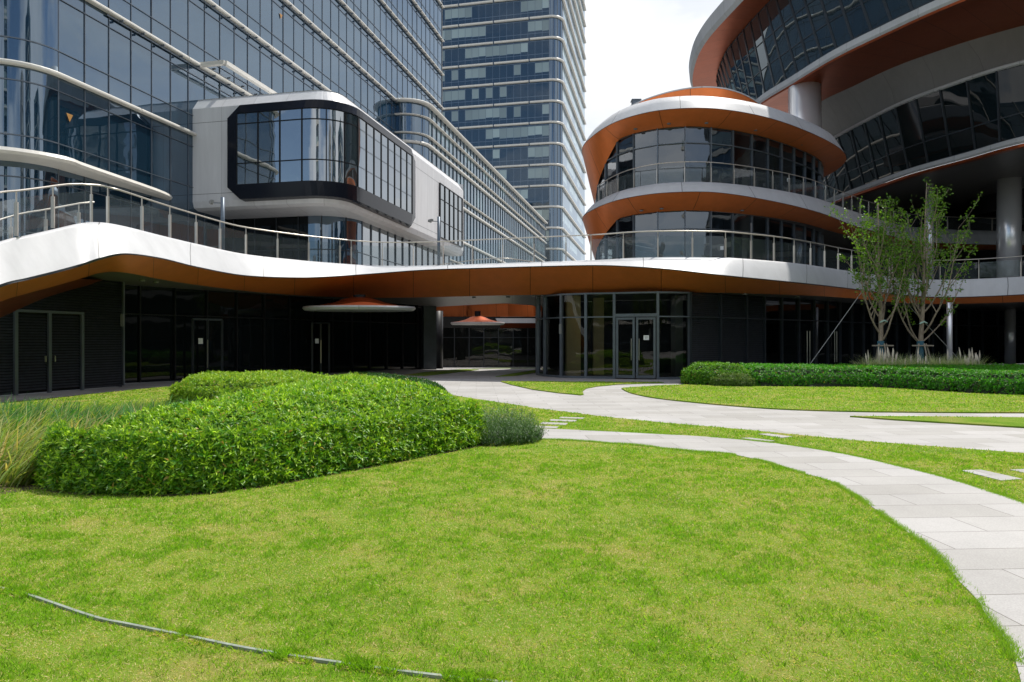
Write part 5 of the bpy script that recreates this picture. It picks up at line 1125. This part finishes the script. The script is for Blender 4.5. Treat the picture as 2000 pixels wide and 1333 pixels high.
def hedge(name, label, poly, H, r, dens_, leafL, leafW, base, tip, seed, cat='hedge', nl=6, group=None, amp=.1, face_cut=-.25):
    xs_ = [p[0] for p in poly]; ys_ = [p[1] for p in poly]; x0, x1, y0, y1 = min(xs_), max(xs_), min(ys_), max(ys_)
    root = empty(name, (sum(xs_) / len(xs_), sum(ys_) / len(ys_), 0), label, cat, group)
    # core
    g = .16 if (x1 - x0) < 8 else .3; gx = np.arange(x0, x1 + g, g); gy = np.arange(y0, y1 + g, g); XX, YY = np.meshgrid(gx, gy); xf, yf = XX.ravel(), YY.ravel(); ins = inside(xf, yf, poly); hh, dd = hedge_h(xf, yf, poly, H, r, seed, amp)
    z = np.where(ins, hh * .84 - .07, -.02); idx = np.arange(len(xf)).reshape(XX.shape); f = np.stack([idx[:-1, :-1], idx[:-1, 1:], idx[1:, 1:], idx[1:, :-1]], -1).reshape(-1, 4)
    keepf = ins[f].sum(1) >= 2; np_mesh('inner_twigs', np.stack([xf, yf, z], 1), f[keepf], M['earthfill'], root, smooth=True)
    # shoots over the surface: plan samples for the top, boundary samples for the sides
    A = (x1 - x0) * (y1 - y0); n = int(A * dens_); x = rng.uniform(x0, x1, n); y = rng.uniform(y0, y1, n); k = inside(x, y, poly); x, y = x[k], y[k]
    h, d = hedge_h(x, y, poly, H, r, seed, amp); e = .04
    hx = (hedge_h(x + e, y, poly, H, r, seed, amp)[0] - h) / e; hy = (hedge_h(x, y + e, poly, H, r, seed, amp)[0] - h) / e
    nrm = unit(np.stack([-hx, -hy, np.ones(len(x))], 1)); zf = rng.uniform(0, 1, len(x)); zc = h * (1 - .07 * rng.random(len(x)) ** 2) + rng.normal(0, .028, len(x)) - .02
    pts = [np.stack([x, y, zc], 1)]; nr = [nrm]
    per = walk([Vector((*p, 0)) for p in poly + [poly[0]]], .05); P0 = np.array([(p.x, p.y, t.y, -t.x) for p, t, s in per]); ar = sum(poly[i][0] * poly[(i + 1) % len(poly)][1] - poly[(i + 1) % len(poly)][0] * poly[i][1] for i in range(len(poly)))
    sg = 1 if ar > 0 else -1; m = int(len(per) * .05 * H * dens_ * .9); ii = rng.integers(0, len(per), m); q = P0[ii]; zz = rng.uniform(.06, .72, m) * H; inn = .02 + .25 * r * (zz / H) ** 2 + rng.normal(0, .03, m)
    jit = rng.uniform(-.05, .05, m); bx = q[:, 0] - q[:, 2] * sg * inn + q[:, 3] * jit; by = q[:, 1] - q[:, 3] * sg * inn - q[:, 2] * jit
    pts.append(np.stack([bx, by, zz], 1)); nr.append(unit(np.stack([q[:, 2] * sg, q[:, 3] * sg, np.full(m, .35)], 1)))
    Pn = np.concatenate(pts); Nn = np.concatenate(nr)
    tc_ = np.array([0, 0, 1.6]) - Pn; tc_ = unit(tc_); k = (np.sum(tc_ * Nn, 1) > face_cut); Pn, Nn = Pn[k], Nn[k]
    n = len(Pn); ax = unit(Nn + rng.normal(0, .38, (n, 3)) + np.array([0, 0, .25])); rnd = rng.random((n, 1)); hf = np.clip(Pn[:, 2:3] / H, 0, 1)
    shootc = np.array(base)[None] * (.75 + .5 * rng.random((n, 1))); Vs, Fs, Cs = [], [], []; off = 0
    o1 = unit(np.cross(ax, np.array([0.3, .2, 1.0])[None] + rng.normal(0, .1, (n, 3)))); o2 = np.cross(ax, o1)
    for j in range(nl):
        a = 2 * math.pi * (j * .382) + rng.uniform(0, 1.2, (n, 1)); out = np.cos(a) * o1 + np.sin(a) * o2; lift = .15 + .85 * (j / nl)
        dr = unit(out * (1.25 - lift) + ax * lift + rng.normal(0, .15, (n, 3))); Lf = leafL * rng.uniform(.7, 1.2, n) * (1.1 - .35 * j / nl); Wf = Lf * leafW
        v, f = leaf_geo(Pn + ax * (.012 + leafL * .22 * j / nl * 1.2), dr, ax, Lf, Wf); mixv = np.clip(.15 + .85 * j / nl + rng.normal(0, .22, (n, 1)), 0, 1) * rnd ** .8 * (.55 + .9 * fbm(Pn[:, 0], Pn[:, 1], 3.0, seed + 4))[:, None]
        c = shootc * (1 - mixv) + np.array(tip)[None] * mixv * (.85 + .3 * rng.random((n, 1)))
        c = np.where(rng.random((n, 1)) < .02, np.array([.42, .30, .07])[None], c)
        Vs.append(v); Fs.append(f + off); Cs.append(np.repeat(c, 5, 0)); off += len(v)
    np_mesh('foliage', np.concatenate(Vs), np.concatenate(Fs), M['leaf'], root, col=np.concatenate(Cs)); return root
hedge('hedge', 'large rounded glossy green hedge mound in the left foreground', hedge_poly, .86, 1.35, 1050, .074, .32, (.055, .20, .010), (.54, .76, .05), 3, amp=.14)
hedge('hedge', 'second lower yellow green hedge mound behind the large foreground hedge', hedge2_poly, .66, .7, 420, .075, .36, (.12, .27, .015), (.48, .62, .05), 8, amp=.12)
hedge('hedge', 'light green clipped shrub at the left end of the long dark hedge, before the louvres', hedgeR_poly, .74, .6, 420, .075, .4, (.06, .20, .012), (.26, .50, .03), 11)
hedge('shrub', 'small pale green shrub at the foot of the right hedge left end', hedgeS_poly, .42, .3, 900, .07, .2, (.09, .17, .025), (.18, .28, .06), 12, cat='shrub')
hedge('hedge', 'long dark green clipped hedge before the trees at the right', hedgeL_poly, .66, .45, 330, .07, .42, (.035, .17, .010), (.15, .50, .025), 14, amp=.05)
# dark soil rim at the foot of the hedges
for pl in (hedge_poly, hedgeL_poly, hedge2_poly):
    sg = 1 if sum(pl[i][0] * pl[(i + 1) % len(pl)][1] - pl[(i + 1) % len(pl)][0] * pl[i][1] for i in range(len(pl))) > 0 else -1
    rim = [tuple(p[:2]) for p in offset([Vector((*p, 0)) for p in pl], .07 * sg, True)]
    mb = MB(); mb.flat(rim, .036); tag(mb.build('planting_bed', M['soil']), kind='structure')

# feathery dark bush at the hedge's right tip: dense upright needled stems
def needle_bush(name, label, cx, cy, rx, ry, H, n, colA, colB, cat='shrub'):
    root = empty(name, (cx, cy, 0), label, cat); Vs, Fs, Cs = [], [], []; off = 0
    a = rng.uniform(0, 2 * math.pi, n); r_ = np.sqrt(rng.random(n)); x = cx + np.cos(a) * r_ * rx; y = cy + np.sin(a) * r_ * ry; hh = H * np.sqrt(np.clip(1.05 - r_ ** 2, .05, 1)) * rng.uniform(.6, 1.25, n)
    lean = np.stack([np.cos(a) * r_ * .35, np.sin(a) * r_ * .35, np.ones(n)], 1); lean = unit(lean + rng.normal(0, .22, (n, 3)))
    for k in range(16):
        t = rng.uniform(.12, 1, n); p = np.stack([x, y, np.zeros(n)], 1) + lean * (hh * t)[:, None]; an = rng.uniform(0, 6.28, n)
        d = unit(np.stack([np.cos(an), np.sin(an), rng.uniform(.5, 1.6, n)], 1)); v, f = leaf_geo(p, d, np.tile([0, 0, 1.0], (n, 1)) + .01, rng.uniform(.03, .05, n), np.full(n, .007)); Vs.append(v); Fs.append(f + off); off += len(v)
        m = rng.random((n, 1)) * t[:, None]; Cs.append(np.repeat(np.array(colA) * (1 - m) + np.array(colB) * m, 5, 0))
    np_mesh('foliage', np.concatenate(Vs), np.concatenate(Fs), M['leaf'], root, col=np.concatenate(Cs))
needle_bush('shrub', 'feathery dark green needle leaved bush at the right tip of the foreground hedge', -.22, 11.0, .68, .8, .52, 2400, (.025, .085, .022), (.13, .23, .07))
# low dark ground cover behind the foreground hedge
gc = gpts([(690, 737), (760, 741), (840, 755), (868, 768)]) + [(-1.6, 17), (-3.2, 17.5), (-5.5, 22)]
hedge('ground_cover', 'low dark green ground cover between the hedge and the walk under the bridge', gc, .22, .3, 260, .07, .5, (.015, .07, .008), (.04, .14, .015), 21, cat='ground cover')

# long-bladed sedge at the far left, combed over to the right
def long_grass(name, label, pts, nper, Lr, wid, lean, cA, cB, cC, cat, droop=.9, stuff=True, seg=5, z0=.02):
    n = len(pts) * nper; P0 = np.repeat(np.array(pts, np.float64), nper, 0); P0[:, 0] += rng.normal(0, .07, n); P0[:, 1] += rng.normal(0, .07, n)
    Ln = rng.uniform(Lr[0], Lr[1], n); a = rng.normal(lean[0], lean[1], n); tl = np.abs(rng.normal(lean[2], .22, n)); V = np.empty((n, seg + 1, 2, 3)); x, y, z = P0[:, 0].copy(), P0[:, 1].copy(), np.full(n, z0); ang = tl.copy()
    sdx, sdy = -np.sin(a), np.cos(a); rr = rng.random(n)
    for k in range(seg + 1):
        w_ = wid * (1 - (k / seg) ** 1.7) * (.7 + .6 * rr) + .0004
        V[:, k, 0] = np.stack([x - sdx * w_, y - sdy * w_, z], 1); V[:, k, 1] = np.stack([x + sdx * w_, y + sdy * w_, z], 1)
        st_ = Ln / seg; x += np.cos(a) * np.sin(ang) * st_; y += np.sin(a) * np.sin(ang) * st_; z += np.cos(ang) * st_; z = np.maximum(z, .04); ang += droop / seg * (.5 + rr)
    b = (np.arange(n) * (seg + 1) * 2)[:, None, None]; ks = np.arange(seg) * 2; F1 = np.stack([ks, ks + 1, ks + 3, ks + 2], 1)[None]; Fc = (b + F1).reshape(-1, 4)
    u = rng.random((n, 1)); c = np.where(u < .45, np.array(cA), np.where(u < .8, np.array(cB), np.array(cC))) * (.7 + .6 * rng.random((n, 1)))
    o = np_mesh(name, V.reshape(-1, 3), Fc, M['blade'], col=np.repeat(c, (seg + 1) * 2, 0)); tag(o, label, cat, kind='stuff' if stuff else None); return o
px = []
for _ in range(900):
    x, y = random.uniform(-9.3, -4.9), random.uniform(7.3, 12.6)
    if inside(np.array([x]), np.array([y]), sedge_zone)[0] and not inside(np.array([x]), np.array([y]), hedge_poly)[0]: px.append((x, y))
near = [p for p in px if p[1] < 10.3]; far = [p for p in px if p[1] >= 9.9]
long_grass('sedge', 'long bladed yellow green sedge combed over to the right at the left edge', near[:190], 26, (.35, .85), .0125, (.5, .7, .55), (.20, .30, .07), (.33, .36, .13), (.46, .37, .17), 'ornamental grass')
long_grass('sedge', 'dark green upright strappy leaves behind the sedge, beside the big hedge', far[:130], 30, (.4, .75), .013, (.6, .9, .35), (.05, .17, .04), (.10, .26, .06), (.26, .30, .09), 'ornamental grass')
long_grass('low_plants', 'low dark green plants at the far left before the back lawn', [(random.uniform(-10.5, -7.2), random.uniform(11.4, 13.8)) for _ in range(150)], 24, (.12, .30), .016, (0, 3, .5), (.03, .12, .015), (.05, .17, .02), (.14, .18, .03), 'ground cover')
long_grass('tall_weeds', 'thin yellow green stems rising from the lawn left of the rear hedge', [(random.uniform(-9.6, -5.4), random.uniform(12.8, 16.0)) for _ in range(130)], 26, (.12, .26), .006, (.3, 1.5, .3), (.16, .24, .04), (.22, .28, .06), (.36, .30, .12), 'grass')
mb = MB(); mb.flat([(-10.2, 13.6), (-9.8, 7.25), (-5.3, 6.85), (-4.8, 7.6), (-5.0, 9.4), (-4.8, 10.6), (-5.2, 12.3), (-6.4, 13.3)], .033); tag(mb.build('planting_bed', M['soil']), kind='structure')
# pampas grass below the trees
pp = [(random.uniform(13.3, 17.6), random.uniform(25.4, 26.4)) for _ in range(85)]
long_grass('fountain_grass', 'pale silvery fountain grass round the tree feet behind the hedge', [p for p in pp], 60, (.85, 1.3), .009, (0, 3.2, .35), (.40, .46, .26), (.55, .58, .40), (.66, .64, .5), 'ornamental grass')
def plumes():
    Vs = MB(); n = 46
    for k in range(n):
        x = random.choice([random.uniform(13.3, 14.4), random.uniform(14.6, 16.3), random.uniform(16.9, 17.5)]); y = random.uniform(25.2, 25.9); h = random.uniform(.95, 1.4); lx, ly = random.gauss(0, .08), random.gauss(0, .05)
        a, b = Vector((x, y, .3)), Vector((x + lx, y + ly, h)); d = b - a
        Vs.tube([a, a + d * .62, a + d * .72, a + d * .86, b], [.004, .006, .026, .022, .003], 5)
    o = Vs.build('grass_plumes', mat('cream_plume', (.78, .68, .56), .9, var=.2, vscale=8)); tag(o, 'cream feathery plumes standing in the fountain grass', 'grass plumes', kind='stuff')
plumes()

# ------------------------------------------------------------------ two pruned trees
def tree(bx, by, H, seed, label, forkz, lean=0.0, spread=1.0, nb=15, low_arm=None):
    rd = random.Random(seed); root = empty('tree', (bx, by, 0), label, 'tree', 'pruned young trees behind the right hedge'); tr = MB(); br = MB(); lp, ldir = [], []
    top = Vector((bx + lean, by, H)); base = Vector((bx, by, 0)); mid = [base, Vector((bx + .01, by, forkz)), Vector((bx + lean * .3 + .03, by, forkz + 1.5)), Vector((bx + lean * .6, by, H * .62)), top]
    c = cr_curve(mid, 5); rr = [.105 * (1 - i / (len(c) - 1)) ** .75 + .008 for i in range(len(c))]; tr.tube(c, rr, 12); tr.build('trunk', M['bark'], root, smooth=True)
    for q in c:
        if q.z > H * .5:
            for _ in range(3): a = rd.uniform(0, 6.28); lp.append(tuple(q + Vector((math.cos(a) * .1, math.sin(a) * .1, rd.uniform(-.1, .1))))); ldir.append((math.cos(a), math.sin(a), .4))
    def grow(p, d, L_, r0, depth):
        pts = [p.copy()]; q = p.copy(); dd = d.copy(); n = max(4, int(L_ / .22)); up = Vector((0, 0, 1))
        for i in range(n):
            dd = (dd + up * (.16 if depth == 0 else .10) + Vector((rd.gauss(0, .05), rd.gauss(0, .05), 0))).normalized(); q = q + dd * (L_ / n); pts.append(q.copy())
        rs_ = [r0 * (1 - i / n) ** .8 + .003 for i in range(n + 1)]; br.tube(pts, rs_, 6, cap=False)
        for i in range(2, n + 1):
            hf = pts[i].z / H
            if depth >= 1 or i > n * .35:
                for _ in range(rd.choice([1, 1, 2, 3]) if hf > .28 else rd.choice([0, 0, 1])):
                    a = rd.uniform(0, 6.28); lp.append(tuple(pts[i] + Vector((math.cos(a), math.sin(a), 0)) * rd.uniform(.02, .12))); ldir.append((math.cos(a), math.sin(a), rd.uniform(-.2, .8)))
            if depth < 2 and i > 2 and rd.random() < (.42 if depth == 0 else .22):
                a = rd.uniform(0, 6.28); nd = (dd * .8 + Vector((math.cos(a), math.sin(a), .1)) * .6).normalized(); grow(pts[i], nd, L_ * rd.uniform(.22, .42), rs_[i] * .6, depth + 1)
    for k in range(nb):
        t = (k / nb) ** 1.1; z = forkz + .05 + t * (H * .72 - forkz); i = min(len(c) - 2, max(0, min(range(len(c)), key=lambda j: abs(c[j].z - z)))); a = k * 2.4 + seed; o = Vector((math.cos(a), math.sin(a) * .8, .75 + .6 * t)).normalized()
        grow(c[i].copy(), o, (H - z) * rd.uniform(.62, .86) * (1 - .15 * t), .038 * (1 - .55 * t), 0)
    if low_arm:
        for sx, sz in low_arm: grow(Vector((bx, by, forkz)), Vector((sx, -.1, sz)).normalized(), 3.4, .028, 1)
    br.build('branches', M['bark'], root, smooth=True)
    Pn = np.array(lp); Dn = unit(np.array(ldir)); reps = 4; Vs, Fs, Cs = [], [], []; off = 0; n = len(Pn)
    for j in range(reps):
        d = unit(Dn + rng.normal(0, .75, (n, 3))); k = rng.random(n) < .95; q = Pn[k] + rng.normal(0, .055, (k.sum(), 3)); v, f = leaf_geo(q, d[k], unit(rng.normal(0, 1, (k.sum(), 3))), rng.uniform(.07, .13, k.sum()), rng.uniform(.05, .085, k.sum()), .12); Vs.append(v); Fs.append(f + off); off += len(v)
        r_ = rng.random((k.sum(), 1)); Cs.append(np.repeat(np.array([.06, .16, .015]) * (1 - r_) + np.array([.20, .34, .035]) * r_, 5, 0))
    np_mesh('leaves', np.concatenate(Vs), np.concatenate(Fs), M['leaf'], root, col=np.concatenate(Cs))
    mb = MB(); mb.tube([Vector((bx, by, .25)), Vector((bx, by, 1.6))], .125, 14); mb.build('trunk_wrap', M['wrap'], root, smooth=True)
    mb = MB(); mb.tube([Vector((bx - .09, by - .1, forkz + .78)), Vector((bx, by - .13, forkz + .83)), Vector((bx + .1, by - .1, forkz + .86)), Vector((bx + .2, by - .14, forkz + .8))], [.03, .035, .035, .015], 6); mb.build('tape', M['tape'], root)
    # tripod support
    sp = empty('tree_support', (bx, by, 0), 'wooden tripod stakes with a cross bar round the ' + ('left' if seed == 5 else 'right') + ' tree trunk', 'tree support', 'stake supports round the tree trunks')
    for a in (-2.3, -1.3, -.5, 1.6):
        mb = MB(); mb.tube([Vector((bx + math.cos(a) * .62, by + math.sin(a) * .5, 0)), Vector((bx + math.cos(a) * .2, by + math.sin(a) * .17, 1.5))], .028, 7); mb.build('stake', M['wood'], sp)
    mb = MB(); mb.bar((bx - .42, by - .16, 1.42), (bx + .42, by - .16, 1.42), .05, .05); mb.build('cross_bar', M['wood'], sp)
tree(14.58, 27.0, 7.1, 5, 'slender pruned tree, left of the two, with blue wrapped trunk behind the hedge', 1.55, -.1)
tree(16.15, 27.0, 7.9, 9, 'taller slender pruned tree, right of the two, with blue wrapped trunk', 1.5, .25, low_arm=[(1.0, .75), (-1, 1.0)])
for a, b, lb in (((11.35, 26.8, .2), (13.95, 27, 3.7), 'thin guy wire sloping down leftwards from the left tree'), ((18.35, 27.2, .3), (14.75, 27, 4.0), 'thin guy wire sloping down rightwards behind the right tree')):
    mb = MB(); mb.tube([Vector(a), Vector(b)], .013, 5); tag(mb.build('guy_wire', M['wire']), lb, 'guy wire', 'guy wires of the trees')
# unseen leafy trees added behind the camera for the ground-floor glass to mirror
def far_tree(x, y, H, seed):
    rd = np.random.default_rng(seed); root = empty('tree', (x, y, 0), 'unseen leafy round tree added across the lawn to be mirrored in the glass', 'tree', 'unseen leafy trees added across the lawn'); mb = MB(); mb.tube([Vector((x, y, 0)), Vector((x + .1, y, H * .35)), Vector((x, y, H * .8))], [.22, .17, .05], 10)
    for a in range(6): mb.tube([Vector((x, y, H * .3)), Vector((x + math.cos(a) * H * .25, y + math.sin(a) * H * .25, H * .68))], [.09, .02], 6)
    mb.build('trunk', M['bark'], root, smooth=True); cen_ = rd.normal(0, 1, (26, 3)); cen_ = cen_ / np.linalg.norm(cen_, axis=1, keepdims=True) * rd.uniform(.3, .95, (26, 1)) * np.array([H * .3, H * .3, H * .28]) + np.array([x, y, H * .66])
    n = 5200; q = cen_[rd.integers(0, 26, n)] + rd.normal(0, H * .055, (n, 3)); d = unit(rd.normal(0, 1, (n, 3))); v, f = leaf_geo(q, d, unit(rd.normal(0, 1, (n, 3))), rd.uniform(.2, .34, n), rd.uniform(.14, .22, n)); r_ = rd.random((n, 1))
    np_mesh('crown', v, f, M['leaf'], root, col=np.repeat(np.array([.04, .09, .02]) * (1 - r_) + np.array([.10, .17, .03]) * r_, 5, 0))
for k, (x, y, H) in enumerate(((-30, -26, 8.5), (-21, -30, 9.5), (-12.5, -27, 8), (-4, -31, 9), (5, -27, 8.5), (13, -30, 9.5), (22, -26, 8), (31, -29, 9))): far_tree(x, y, H, 40 + k)
